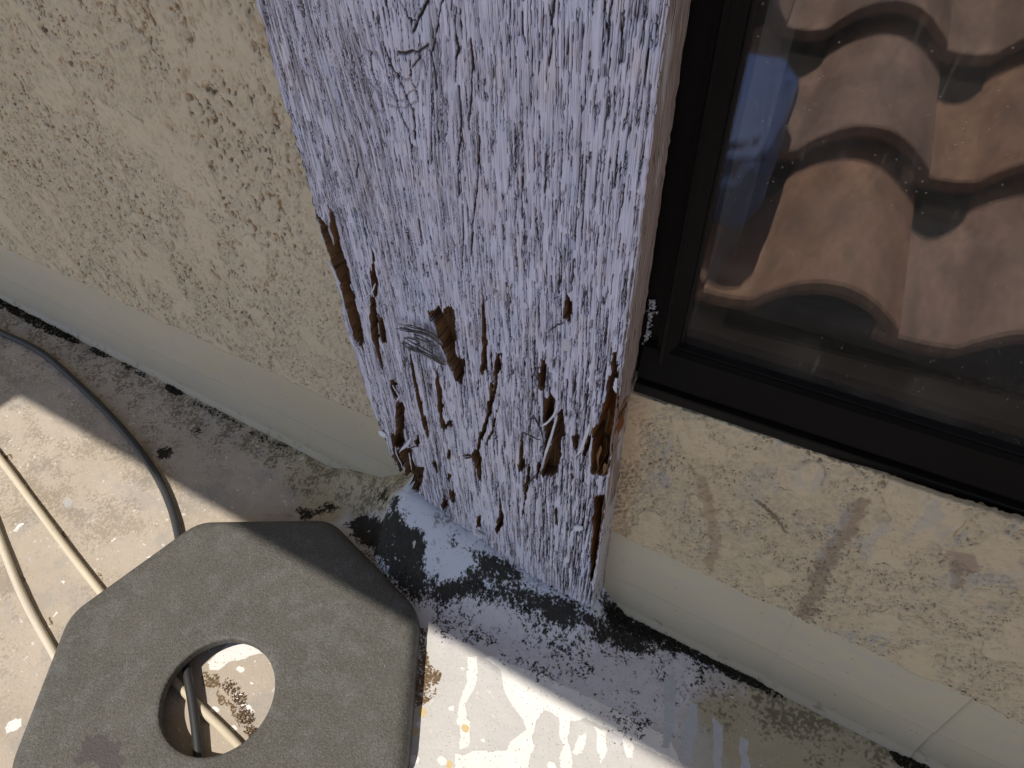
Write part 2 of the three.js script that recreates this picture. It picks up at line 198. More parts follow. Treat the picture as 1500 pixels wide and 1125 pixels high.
const MARKS = [
[1, [-92.8, 119.9, -84.3, 115.1, -73.4, 135.7, -70.8, 147.9, -68.8, 161.5, -63.3, 172.9, -56.7, 173.6, -46.9, 192, -53.9, 197.9, -62.7, 182.6, -68.2, 181.4, -73.1, 169.7, -79.2, 152.4, -80.5, 141.1]],
[1, [-75.4, 113.6, -57.8, 116.3, -48.7, 126.7, -35, 137, -19.9, 144.8, -14.1, 145.8, -8.1, 155.2, -9.8, 163, -14.2, 168.3, -14.7, 178.1, -24.2, 184.8, -40.2, 193.1, -47.1, 201.6, -55.1, 203.3, -46.8, 221.4, 11.8, 188.8, 6.2, 162.5, 1.6, 156.8, -2, 141.8, 0.9, 127.5, 15.3, 129.6, 22.1, 139.8, 30.4, 147.6, 32.4, 160.1, 40.4, 172.8, 50.3, 167.4, 39.8, 149.2, 31.1, 140.4, 27.3, 127.1, 39.4, 116.1, 67.5, 114.7, 94.9, 113.3, 134.4, 110.1, 114.6, 94.1, 59.3, 96.6, 30.6, 97.8, 1.2, 99.1, -42.3, 104.7, -72.7, 107.3]],
[1, [39.1, 133.2, 44.8, 130.1, 49.9, 145.1, 46.4, 151.1, 41.5, 149.7]],
[1, [49.5, 119.1, 60.7, 118.5, 68.9, 133.1, 68.3, 146.9, 60, 138.1]],
[1, [76.3, 115.4, 87.3, 114.9, 91.8, 128.5, 85.8, 130.5]],
[3, [-99.1, 187.1, -98.6, 190.8, -101, 193.9, -105.1, 194.5, -108.5, 192.2, -109.1, 188.6, -106.7, 185.4, -102.5, 184.8]],
[3, [-95.9, 205.3, -95.4, 208.3, -97.4, 210.9, -100.9, 211.4, -103.8, 209.6, -104.3, 206.5, -102.2, 203.9, -98.7, 203.4]],
[3, [-54.4, 179.4, -54, 182.2, -55.8, 184.5, -58.9, 184.9, -61.2, 183.2, -61.6, 180.5, -59.8, 178.1, -56.7, 177.7]],
[3, [-52.1, 213, -51.6, 215.7, -53.5, 217.9, -56.4, 218.3, -58.7, 216.8, -59.1, 214.1, -57.2, 212, -54.4, 211.5]],
[1, [-78.3, 171.1, -77.9, 173.2, -79.2, 174.9, -81.5, 175.3, -83.4, 174, -83.6, 171.9, -82.2, 170.2, -80, 169.9]],
[1, [-37.1, 181.1, -37, 182.3, -37.9, 183.2, -39.1, 183.4, -40.2, 182.7, -40.3, 181.5, -39.5, 180.5, -38.2, 180.3]],
[1, [-58.3, 213.2, -57.9, 216.5, -60.1, 219.3, -63.8, 219.9, -66.8, 217.9, -67.3, 214.6, -65, 211.8, -61.3, 211.2]],
[1, [-82.6, 226.7, -82.1, 229.9, -84.3, 232.5, -87.9, 233, -90.8, 231.2, -91.2, 228.1, -89.1, 225.4, -85.5, 224.9]],
[1, [32.5, 168.1, 32.7, 170.9, 30.7, 173.3, 27.7, 173.8, 25.5, 172.1, 25.3, 169.1, 27.3, 166.7, 30.3, 166.4]],
[1, [-96.5, 198.5, -96.1, 200.7, -97.5, 202.5, -100.1, 202.8, -102, 201.6, -102.4, 199.4, -100.9, 197.6, -98.5, 197.2]],
[1, [-88.8, 131.9, -88.6, 133.3, -89.5, 134.4, -91, 134.6, -92.3, 133.7, -92.4, 132.4, -91.5, 131.2, -90, 131]],
[1, [-102.1, 92.5, -101.8, 94.6, -103.1, 96.3, -105.3, 96.6, -107, 95.3, -107.4, 93.1, -106.1, 91.4, -103.9, 91.1]],
[1, [-139.7, 124.8, -139.1, 127.9, -141.1, 130.4, -144.5, 130.8, -147.3, 128.8, -147.9, 125.7, -145.9, 123.2, -142.5, 122.8]],
[4, [-157.4, 116.3, -146.2, 115.1, -141.1, 130.4, -127.2, 143.7, -107.3, 151.3, -98.8, 169.4, -104.9, 184.5, -111.7, 191.1, -125.3, 168.8, -136.9, 144.2]],
[2, [-247.2, 47.3, -199.6, 52.6, -187.1, 51.9, -182.4, 55, -179.7, 68.2, -173.9, 77.6, -169.2, 84.1, -183.9, 88.4, -201.3, 86.6, -221.3, 82.9, -250.7, 68.1, -271.5, 61.8, -291.7, 60.9, -302.2, 62.6, -291, 48.7, -275, 41.3]],
[2, [-162.4, 40.3, -155.2, 38.8, -144, 41.5, -129.1, 39.4, -113.6, 32.6, -96.5, 28.4, -80.4, 28.4, -71.5, 30.1, -79.2, 36.5, -100.8, 41.2, -121.3, 48.2, -126.6, 44.2, -138.1, 46.7, -158.1, 45.4]],
[5, [-204.5, 86.9, -178.3, 86, -161.1, 80.3, -125.5, 55.9, -115.5, 59.8, -94.7, 53, -68.5, 50.7, -81.6, 62.6, -125.2, 72.9, -149.1, 91, -177.1, 101.8]],
[5, [-135, 52.9, -93.6, 39.6, -62.2, 38.4, -26.1, 31.6, -4.9, 27.2, -5.4, 41.6, -53.8, 54.1, -89.5, 63, -121.2, 64.5]],
[2, [-284.4, 11.2, -272.1, 17.1, -254.9, 21.4, -224.9, 36.7, -218.3, 43.3, -219.4, 48, -226.3, 46.9, -250.8, 27.2, -267.3, 24, -276.3, 24.8]],
[2, [-365.3, 67.8, -340.5, 62.8, -330.9, 49.3, -322.2, 44.7, -309.2, 45.9, -319.5, 53.5, -330.2, 65.5, -341.8, 73.7, -361.7, 74.4]],
[5, [0.8, 11.2, 18.1, 1.5, 39.6, -3.7, 59.9, 3.9, 81, 7.5, 108.4, 7.3, 133.4, 2.3, 155.2, 4.6, 180.2, 10.4, 154.6, 10.5, 110.6, 13.3, 79, 16.1, 42.6, 16.4, 15.9, 16.1]],
[5, [-55.6, 44.8, -13.7, 35.1, 20.2, 18.8, 78.2, 20.8, 70.9, 36.7, 17.6, 43.9, -35.9, 54.1]],
[6, [92.6, 36.3, 100.7, 43.2, 113.9, 76.7, 119, 102.3, 112.7, 105.8, 101, 70.6, 90.8, 48.6]],
[6, [119.7, 54.7, 127, 53.3, 132.8, 68.9, 138.8, 101.3, 132.6, 104.8, 124.5, 84]],
[6, [144.2, 54.6, 155.5, 61.5, 167.4, 95.4, 160.3, 99.3]],
[6, [172.4, 60, 180.1, 60.8, 188.8, 83.4, 181.6, 87.5]],
[1, [-633.8, 252.6, -635, 244.1, -631.1, 240, -629.7, 246.3, -631.7, 252.4]],
[7, [-616.9, 197.6, -617.2, 190.3, -607.2, 190.3, -602.3, 196.3, -606.6, 200.8]],
[2, [-569.1, 88.9, -567.5, 81.2, -557.6, 74.5, -550.5, 79.1, -548.8, 89.9, -549.6, 96.1, -560.3, 96.1]],
[2, [-552.4, 46.5, -551, 38.3, -541.3, 43.1, -544.4, 49.6]],
[4, [-746.9, 186.9, -734, 184.6, -725.2, 189.3, -726.2, 196.6, -730.6, 199.1]],
[1, [-453.6, 398.4, -454.4, 392.8, -451.3, 387.4, -446.5, 384.8, -441.1, 389.1, -442, 394.3, -447, 400.7]],
[1, [-429.5, 396.8, -428.6, 391.6, -425.7, 392.4, -426.9, 396.7]],
[1, [-633.8, 252, -636.5, 245.4, -632.6, 240.1, -629.5, 240.9, -630.4, 247]],
[7, [-588.8, 270.1, -587.3, 264.7, -584.5, 267.7, -585.8, 270.9]],
[1, [-470.3, 201.1, -468, 195.1, -466, 198.6]],
[1, [-505.4, 300.1, -506.1, 293.6, -503.9, 293.2, -503.6, 298.5]],
[1, [-521.9, 205.9, -521.6, 201.5, -519.3, 201.9, -520.2, 205.7]],
[1, [-533, 268.2, -531.2, 265.8, -527.1, 266.4, -527.9, 269.2]],
[4, [-585.6, 226, -581.1, 225.1, -570.5, 227.5, -569.5, 230, -578.4, 228.6]],
[4, [-504.9, 239.6, -500, 238.5, -493.6, 240.9, -492.6, 244.8, -499.7, 241.2]],
[4, [-512.1, 306.6, -508.9, 302.8, -503.3, 305.9, -503.8, 309.6]],
[4, [-577.1, 284.9, -570.3, 284.3, -568.4, 288.2]],
[4, [-324.6, 264.9, -314.5, 260.8, -300.3, 263.9, -293.6, 270.9, -275, 271.1, -265, 276, -238.4, 280, -237.8, 286.6, -255.1, 284.9, -274.5, 279.6, -295.2, 273.2, -311.9, 273.3]],
[1, [-323.8, 255, -318.1, 229.2, -296.3, 215.6, -278.8, 220.6, -287.9, 227.2, -296.1, 236.5, -304, 244.1, -309.1, 254.7, -315.5, 259.8]],
[1, [-268.7, 261.7, -268.2, 264.5, -270.7, 267.2, -274.5, 268.1, -277.9, 266.7, -278.7, 263.8, -276.2, 261.2, -272, 260.3]],
[1, [-280.7, 283.1, -280.1, 285.5, -282.1, 287.7, -285.7, 288.4, -288.4, 287.3, -289, 284.9, -287, 282.7, -283.4, 282]],
[1, [-251.8, 288.1, -251.5, 290, -253.1, 291.8, -255.8, 292.4, -258.1, 291.5, -258.4, 289.6, -256.8, 287.9, -254.2, 287.2]],
[1, [-285.5, 241.8, -285, 244.2, -286.9, 246.4, -290.4, 247, -293.1, 245.9, -293.6, 243.5, -291.7, 241.4, -288.2, 240.7]],
[1, [-268.4, 247.8, -268.2, 248.9, -269, 249.9, -270.6, 250.2, -271.7, 249.7, -272.1, 248.6, -271.1, 247.6, -269.7, 247.3]],
[1, [-265.6, 268.8, -258.9, 265.2, -246.8, 266.6, -251.7, 269.2, -260.9, 270.7]]
];
const STRANDS = [
[111, [94.5, 330.5, 90.6, 338.9, 83.2, 345.4, 73.5, 347.7, 61.8, 347.9]],
[109, [92.3, 353.1, 89.8, 364.6, 83.2, 369.1, 73.4, 368.3, 56.8, 362.9]],
[104, [89.8, 345.7, 86.5, 358.1, 80.4, 361, 64.7, 355.3]],
[301.5, [194.1, 425.7, 190.6, 423.9, 187.5, 420.1, 183, 410.8]],
[203, [192.1, 345.9, 190, 333.4, 185.4, 320, 179.7, 309.8, 174.7, 303.6]],
[201, [174.7, 303.6, 168.7, 292.1, 162.4, 277.6]],
[204, [191.2, 329.5, 188.3, 309.8, 185.7, 291.8, 181.6, 270.5, 177.2, 246.4]],
[302, [161.8, 288.9, 167, 291, 173, 291.1, 177.7, 289]],
[302, [171.5, 317.4, 175.6, 311.5, 179.3, 302.8, 180.5, 283.1]],
[302, [174, 238.2, 167.9, 223.2, 163.5, 210.6]],
[205, [217.1, 334.1, 214.8, 318.5, 211.8, 299.2, 206.7, 285.3]],
[203, [219.8, 319.4, 219.3, 301.7, 220.7, 283.3]],
[202, [221.3, 339.1, 220.8, 335.3, 219.8, 333.5]],
[205, [42.8, 203.6, 36.3, 189.1, 28.9, 176.7, 22.3, 166]],
[302.5, [99.6, 213.4, 103.9, 214.6, 108.8, 216.3]],
[202, [42.9, 269, 39.6, 260.8, 32.8, 249.8]],
[202, [18.7, 172.7, 18.9, 162.1, 20.9, 149.3, 22.1, 130.4]],
[202, [34.7, 173, 35.1, 159.2, 32.5, 139.6]],
[302, [37.5, 187, 42.6, 189.7, 47.6, 192]],
[403, [226.5, 311.9, 225.7, 304, 224.3, 293.3, 226.4, 281.5]],
[405, [231.8, 292, 231, 284.8, 230.8, 277.3]],
[205, [232.6, 393.1, 233, 385.1, 233.7, 379.6]],
[203, [-0.7, 398.9, 3.3, 393.8, 4.7, 383.1, 5.8, 378.9]],
[202, [42.1, 394.4, 38.2, 386, 34.9, 379.9]],
[202, [34.7, 273.5, 40.2, 264.3, 35.6, 252.1]]
];
const T = 0.0274, BW = 0.235;         // board thickness and width

// the coating rises against the foot of the board
const KX = [-.36, -.28, -.235, -.2128, -.14, -.0721, 0, .012, .03], KH = [0, .03, .075, .093, .063, .035, .027, .01, 0];
function mound(x, z) {
  const h = x > KX[0] && x < KX[8] ? pw(KX, KH, x) : 0, z0 = .004 + .024 * sm(-.255, -.225, x);
  return h * (1 - sm(z0, z0 + .03 + .72 * h, z));
}

// ---------------------------------------------------------------- deck floor
{
  const W = 2048, H = 704, X0 = -1100, X1 = 500, Z0 = -20, Z1 = 530;
  const mask = new Uint8Array(W * H), mold = new Float32Array(W * H), tmp = new Float32Array(W * H);
  for (const [k, a] of MARKS) {
    const b = bbox(a, 8), jag = k === 2 || k === 5 ? 7 : k === 4 ? 6 : 2.2;
    const i0 = Math.max(0, Math.floor((b[0] - X0) / (X1 - X0) * W)), i1 = Math.min(W - 1, Math.ceil((b[2] - X0) / (X1 - X0) * W));
    const j0 = Math.max(0, Math.floor((b[1] - Z0) / (Z1 - Z0) * H)), j1 = Math.min(H - 1, Math.ceil((b[3] - Z0) / (Z1 - Z0) * H));
    for (let j = j0; j <= j1; j++) for (let i = i0; i <= i1; i++) {
      const x = X0 + (i + .5) / W * (X1 - X0), z = Z0 + (j + .5) / H * (Z1 - Z0);
      const px = x + jag * (fbm(x / 9, z / 9, 3, 3) - .5) * 2, pz = z + jag * (fbm(x / 9, z / 9, 3, 91) - .5) * 2;
      if (!inPoly(a, px, pz)) continue;
      const speck = fbm(x / 1.5, z / 1.5, 2, 55) * .62 + fbm(x / 9, z / 9, 2, 56) * .38;
      if (k === 2 || k === 5) mold[j * W + i] = Math.max(mold[j * W + i], k === 2 ? .9 : .5);
      else if (k === 4) { if (speck < .44) continue; mask[j * W + i] = 4; }
      else mask[j * W + i] = k;
    }
  }
  for (let pass = 0; pass < 4; pass++) {                 // spread the mold colonies out at their edges
    const r = 5, A = pass % 2 ? tmp : mold, B = pass % 2 ? mold : tmp, st = pass % 2 ? W : 1, n = pass % 2 ? H : W, m = pass % 2 ? W : H, so = pass % 2 ? 1 : W;
    for (let o = 0; o < m; o++) { let s = 0; for (let k = -r; k <= r; k++) s += A[o * so + clamp(k, 0, n - 1) * st]; for (let k = 0; k < n; k++) { B[o * so + k * st] = s / (2 * r + 1); s += A[o * so + Math.min(n - 1, k + r + 1) * st] - A[o * so + Math.max(0, k - r) * st]; } }
  }
  const hgt = new Float32Array(W * H);
  const col = colourTexture(W, H, (i, j) => {
    const x = X0 + (i + .5) / W * (X1 - X0), z = Z0 + (j + .5) / H * (Z1 - Z0), m = mask[j * W + i];
    const n1 = fbm(x / 70, z / 70, 4, 11), n2 = fbm(x / 8, z / 8, 3, 12), n3 = vn(x / 1.4, z / 1.4, 13), n4 = fbm(x / 25, z / 25, 3, 14);
    let c = lerp3([.42, .365, .295], [.48, .425, .355], n1);                       // worn tan coating
    c = lerp3(c, [.34, .32, .295], sm(.5, .75, n4) * .5);
    let relief = .5 + (n3 - .5) * .25 + (n2 - .5) * .5;
    // grey coating with white splashes beside the base, white primer in front of the board
    const grey = sm(-190, -150, x + (n4 - .5) * 60) * sm(20, 45, z + (n2 - .5) * 20 + sm(80, 190, x) * -60);
    c = lerp3(c, lerp3([.52, .51, .49], [.60, .59, .57], n1), grey);
    const primer = sm(-330, -290, x + (n4 - .5) * 60) * (x < -225 ? sm(22, 50, z + (n4 - .5) * 30 + (x + 235) * .2) : 1) * (1 - sm(140, 178, x + z * .55 + (n4 - .5) * 50)) * (1 - sm(100, 122, z + (n2 - .5) * 20 + (n4 - .5) * 30));
    c = lerp3(c, lerp3(lerp3([.58, .57, .60], [.68, .67, .69], n2), [.57, .64, .73], sm(.008, .03, mound(x / 1000, z / 1000)) * (.6 + .4 * n4)), primer);
    if (primer > .4) relief += .1;
    // the buff wall paint laps onto the deck along the joint
    const lap = (1 - sm(24 + 30 * sm(-480, -330, x), 46 + 34 * sm(-480, -330, x), z + (n4 - .5) * 40)) * (1 - primer) * (x < 0 ? sm(-520, -380, x) : 1) + sm(150, 220, x + z * .5 + (n4 - .5) * 60) * (1 - sm(70, 120, z + (n4 - .5) * 60));
    c = lerp3(c, lerp3([.43, .38, .255], [.49, .44, .31], n1), clamp(lap));
    // grime that collects along the joint: specks and blotches
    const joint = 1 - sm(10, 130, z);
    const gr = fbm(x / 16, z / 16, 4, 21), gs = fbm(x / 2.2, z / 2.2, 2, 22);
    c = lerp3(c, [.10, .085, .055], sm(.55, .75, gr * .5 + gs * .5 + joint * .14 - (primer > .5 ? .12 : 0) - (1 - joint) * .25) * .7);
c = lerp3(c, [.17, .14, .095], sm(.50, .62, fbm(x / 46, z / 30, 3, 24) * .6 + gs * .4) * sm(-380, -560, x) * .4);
    // mold: speckled colonies, dense where they have spread furthest
    const mz = .42 * vn(x / 1.0, z / 1.0, 31) + .33 * vn(x / 2.7, z / 2.7, 32) + .25 * fbm(x / 9, z / 9, 2, 34), spread = sm(.34, .66, fbm(x / 34, z / 34, 3, 33));
    const md = clamp(mold[j * W + i] * 1.02 + primer * (.13 + .26 * spread) * (1 - .9 * sm(.02, .05, mound(x / 1000, z / 1000)))), mt = mix(.84, .10, md), ma = md > .02 ? sm(mt - .07, mt + .09, mz) : 0;
    c = lerp3(c, lerp3([.011, .010, .007], [.030, .027, .019], n3), ma * .97); relief += .25 * ma * n3;
    // fine dark and pale grit
    const g1 = hash(i, j, 41); if (g1 > .994) c = lerp3(c, [.14, .11, .08], .6); else if (g1 < .004) c = lerp3(c, [.7, .68, .62], .7);
    const sp = vn(x / 5, z / 5, 43) * .6 + vn(x / 2.1, z / 2.1, 44) * .4; if (sp > .83 && n1 > .45) { c = lerp3(c, [.68, .66, .61], .75); relief += .2; }
    if (m === 1 && ma < .5) { c = lerp3([.76, .75, .71], [.85, .84, .80], n2); if (vn(x / 1.1, z / 1.1, 45) > .93) c = [.28, .26, .22]; relief += .35; }
    else if (m === 3) c = lerp3([.62, .47, .22], [.68, .56, .34], n2);
    else if (m === 4) { c = lerp3([.09, .06, .035], [.24, .17, .10], n3); relief += .3 * n3; }
    else if (m === 6) c = lerp3([.48, .50, .52], [.56, .58, .60], n2);
    else if (m === 7) c = lerp3(c, [.46, .47, .48], .7);
    hgt[j * W + i] = relief; return c;
  });
  const bump = greyTexture(W, H, (i, j) => hgt[j * W + i] * .6 + .1);
  const m = new THREE.MeshPhysicalMaterial({ map: col, bumpMap: bump, bumpScale: .0016, roughness: .85, specularIntensity: .25, side: THREE.DoubleSide });
  const NX = 640, NZ = 176;
  const g = grid(NX, NZ, (i, j) => {
    const x = -1.35 + i / NX * 2.1, z = .53 - j / NZ * .55;
    const y = mound(x, z) + (fbm(x * 14, z * 14, 2, 61) - .5) * .0022 + (fbm(x * 120, z * 120, 2, 62) - .5) * .0009 * (z < .13 ? 2 : 1);
    return [x, y, z, (x * 1000 - X0) / (X1 - X0), (z * 1000 - Z0) / (Z1 - Z0)];
  });
  const deck = structure(mesh('deck_floor', g, m), 'worn tan and white coated deck floor with paint drips and black mold', 'floor');
  const slab = structure(mesh('deck_slab', box(-4, 4, -.12, -.006, -.02, 2.2), std([.42, .37, .29])), 'plain slab carrying the coated deck', 'floor');
}

// ---------------------------------------------------------------- stucco wall
// run-down stains and scars below the window: width, colour, path (mm)
const STAINS = [[6.5, [.27, .205, .14], [163, 330, 165, 300, 164, 260, 170, 195, 172, 148]], [8, [.26, .19, .15], [231, 320, 235, 306]], [5, [.27, .21, .16], [236, 300, 239, 288]], [2, [.12, .09, .06], [106, 287, 117, 279, 132, 264]], [5, [.36, .27, .17], [64, 285, 80, 238, 89, 200, 91, 165]]];
function stuccoPatch(W, H, x0, x1, y0, y1, right) {
  const hg = new Float32Array(W * H), dirt = new Float32Array(W * H);
  for (let j = 0; j < H; j++) for (let i = 0; i < W; i++) {
    const x = mix(x0, x1, (i + .5) / W) * 1000, y = mix(y0, y1, (j + .5) / H) * 1000;
    const wx = x + 5 * (fbm(x / 14, y / 14, 2, 5) - .5), wy = y + 6 * (fbm(x / 14, y / 14, 2, 6) - .5);
    const isle = fbm(wx / 32, wy / 48, 3, 71 + right);                               // smooth trowelled islands
    const rough = 1 - sm(.56, .64, isle) * .85;
    const pit = fbm(wx / 2.3, wy / (right ? 3.2 : 5.2), 3, 81 + right), pit2 = vn(wx / 1.5, wy / (right ? 2.2 : 3.6), 83);
    const zone = sm(.22, .50, fbm(x / 110, y / 110, 2, 85) - (right ? 0 : .3 * sm(-350, -280, x + (y - 300) * -.4)));
    const rim = (1 - sm(0, .022, Math.abs(isle - .59))) * sm(.5, .68, fbm(wx / 7, wy / 10, 2, 87));
    let h = .5 + .35 * sm(.54, .62, isle) + (rough * (pit - .5) * (right ? .8 : .9)) + (vn(x / .8, y / .9, 88) - .5) * (.08 + .22 * rough) + (vn(x / 1.6, y / 1.8, 89) - .5) * (.05 + (right ? .42 : .36) * rough) + rough * (vn(x / 1.7, y / 2, 84) - .5) * .3;
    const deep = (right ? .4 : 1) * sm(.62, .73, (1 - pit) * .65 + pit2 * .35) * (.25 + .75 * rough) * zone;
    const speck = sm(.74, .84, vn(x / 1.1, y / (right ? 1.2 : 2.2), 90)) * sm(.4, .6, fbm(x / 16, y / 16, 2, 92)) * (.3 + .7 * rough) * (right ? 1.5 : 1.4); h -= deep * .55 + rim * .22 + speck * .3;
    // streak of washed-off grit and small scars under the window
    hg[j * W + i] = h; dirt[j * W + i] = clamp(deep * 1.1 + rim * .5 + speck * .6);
  }
  const col = colourTexture(W, H, (i, j) => {
    const x = mix(x0, x1, (i + .5) / W) * 1000, y = mix(y0, y1, (j + .5) / H) * 1000, d = dirt[j * W + i];
    const n = fbm(x / 120, y / 120, 3, 101), f = fbm(x / 6, y / 6, 3, 102);
    let c = right ? lerp3([.51, .43, .285], [.56, .475, .325], n) : lerp3([.50, .435, .32], [.56, .495, .37], n);
    c = lerp3(c, c.map((v) => v * .82), sm(.45, .75, f) * .5);
    const b = vn(x / 14, y / 14, 103);
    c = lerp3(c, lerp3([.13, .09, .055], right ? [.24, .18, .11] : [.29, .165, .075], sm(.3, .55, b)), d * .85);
    if (right) {
      for (const [w, k, line] of STAINS) c = lerp3(c, k, (1 - sm(w * .6, w * 1.25, distPoly(line, x + 4 * (vn(x / 9, y / 9, 8) - .5), y) + (f - .5) * w * 1.6)) * .72);
      const bl = sm(.56, .66, fbm(x / 8, y / 26, 3, 107)) * sm(.45, .6, fbm(x / 45, y / 90, 2, 108));
      c = lerp3(c, [.36, .36, .34], bl * .45);
      c = lerp3(c, [.56, .40, .24], (1 - sm(14, 26, x + 8 * f)) * .5);
    }
    return c;
  });
  const bump = greyTexture(W, H, (i, j) => clamp(hg[j * W + i] * .45 + .3));
  const m = new THREE.MeshPhysicalMaterial({ map: col, bumpMap: bump, bumpScale: .0026, roughness: .93, specularIntensity: .25, side: THREE.DoubleSide });
  const at = (x, y) => { const i = clamp(Math.floor((x - x0) / (x1 - x0) * W), 0, W - 1), j = clamp(Math.floor((y - y0) / (y1 - y0) * H), 0, H - 1); return hg[j * W + i]; };
  return { m, at };
}
{
  const wall = thing('stucco_wall', 'buff stucco wall with pitted trowelled finish behind the weathered board', 'wall');
  const L = stuccoPatch(2048, 1344, -1.10, -.18, .10, .70, 0);
  const NX = 560, NY = 400;
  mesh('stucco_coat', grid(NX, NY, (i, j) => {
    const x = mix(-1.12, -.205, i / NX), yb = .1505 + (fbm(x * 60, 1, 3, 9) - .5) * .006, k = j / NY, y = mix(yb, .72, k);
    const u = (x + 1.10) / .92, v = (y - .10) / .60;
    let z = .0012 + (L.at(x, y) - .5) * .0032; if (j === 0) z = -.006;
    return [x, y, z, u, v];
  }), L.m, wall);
  const R = stuccoPatch(1024, 560, -.02, .44, .12, .37, 1);
  const MX = 640, MY = 170;
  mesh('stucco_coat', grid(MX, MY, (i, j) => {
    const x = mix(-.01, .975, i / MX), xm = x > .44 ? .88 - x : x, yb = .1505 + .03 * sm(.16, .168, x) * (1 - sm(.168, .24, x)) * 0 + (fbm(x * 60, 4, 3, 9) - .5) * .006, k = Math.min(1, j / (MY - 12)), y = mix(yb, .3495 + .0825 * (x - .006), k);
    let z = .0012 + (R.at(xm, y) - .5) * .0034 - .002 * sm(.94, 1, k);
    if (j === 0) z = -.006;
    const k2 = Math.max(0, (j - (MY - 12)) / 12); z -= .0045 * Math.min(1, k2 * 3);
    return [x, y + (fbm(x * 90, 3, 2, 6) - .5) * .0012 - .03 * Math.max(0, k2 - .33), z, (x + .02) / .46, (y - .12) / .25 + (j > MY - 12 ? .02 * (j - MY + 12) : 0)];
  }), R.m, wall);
  // the rest of the house wall: plain masses behind and round the window opening
  const pm = std([.44, .37, .26], { roughness: .95 });
  mesh('wall_mass', box(-4, .004, .0, 1.998, -.16, -.008), pm, wall);
  mesh('wall_mass', box(-4, -1.12, .152, 1.998, -.008, .001), pm, wall);
  mesh('wall_mass', box(-1.12, -.236, .72, 1.998, -.008, .001), pm, wall);
  mesh('wall_mass', box(.004, 4, .0, .335, -.16, -.0085), pm, wall);
  mesh('wall_mass', box(.975, 4, .152, .345, -.008, .001), pm, wall);
  mesh('wall_mass', box(.96, 4, .345, 1.998, -.16, .001), pm, wall);
  mesh('wall_mass', box(.004, .96, 1.62, 1.998, -.16, .001), pm, wall);
}

// ---------------------------------------------------------------- painted base flashing in lapped sheets
{
  const fl = thing('base_flashing', 'smooth grey-green painted metal flashing along the foot of the stucco wall', 'flashing');
  const W = 1024, H = 160;
  const col = colourTexture(W, H, (i, j) => {
    const x = i / W * 1600, y = j / H * 160, n = fbm(x / 90, y / 40, 3, 201), f = fbm(x / 7, y / 7, 3, 202), g = fbm(x / 20, y / 10, 3, 203);
    let c = lerp3([.43, .39, .28], [.49, .445, .325], n); c = lerp3(c, [.40, .385, .345], clamp(sm(.5, .8, g) * .4 + .35 * (1 - sm(500, 1050, x))));
    c = lerp3(c, [.17, .15, .11], sm(.60, .78, f * .75 + (y < 30 ? .15 * (1 - y / 30) : 0)) * .6);
    if (hash(i, j, 205) > .9994) c = [.14, .12, .09];
    return c;
  });
  const m = new THREE.MeshStandardMaterial({ map: col, roughness: .62, side: THREE.DoubleSide });
  const prof = (x, y, o) => { let z = o + .0015 * fbm(x * 9, y * 20, 2, 207); z += y < .064 ? .0035 * (1 - y / .064) - .0006 : .0016; return z + .004 * (1 - sm(0, .012, y)); };
  const sheet = (xa, xb, o, lean) => {
    const nx = Math.round((xb - xa) / .004), ny = 190;
    mesh('flashing_sheet', grid(nx, ny, (i, j) => {
      const y0 = j / ny * .156 - .002, s = i / nx, x = mix(xa + lean[0] * (y0 - .06), xb + lean[1] * (y0 - .06), s), y = y0;
      const edge = (lean[2] && i === 0) ? -.0012 : 0;
      return [x, y, prof(x, y, o) - .0025 + edge, (x + 1.3) / 1.6, y / .16];
    }), m, fl);
  };
  sheet(-1.35, .150, 0, [0, -.06, 0]); sheet(.173, .3105, .0011, [-.06, -.06, 1]); sheet(.145, .178, -.0003, [-.06, -.06, 0]); sheet(.3095, .75, -.0002, [-.06, 0, 1]);
}

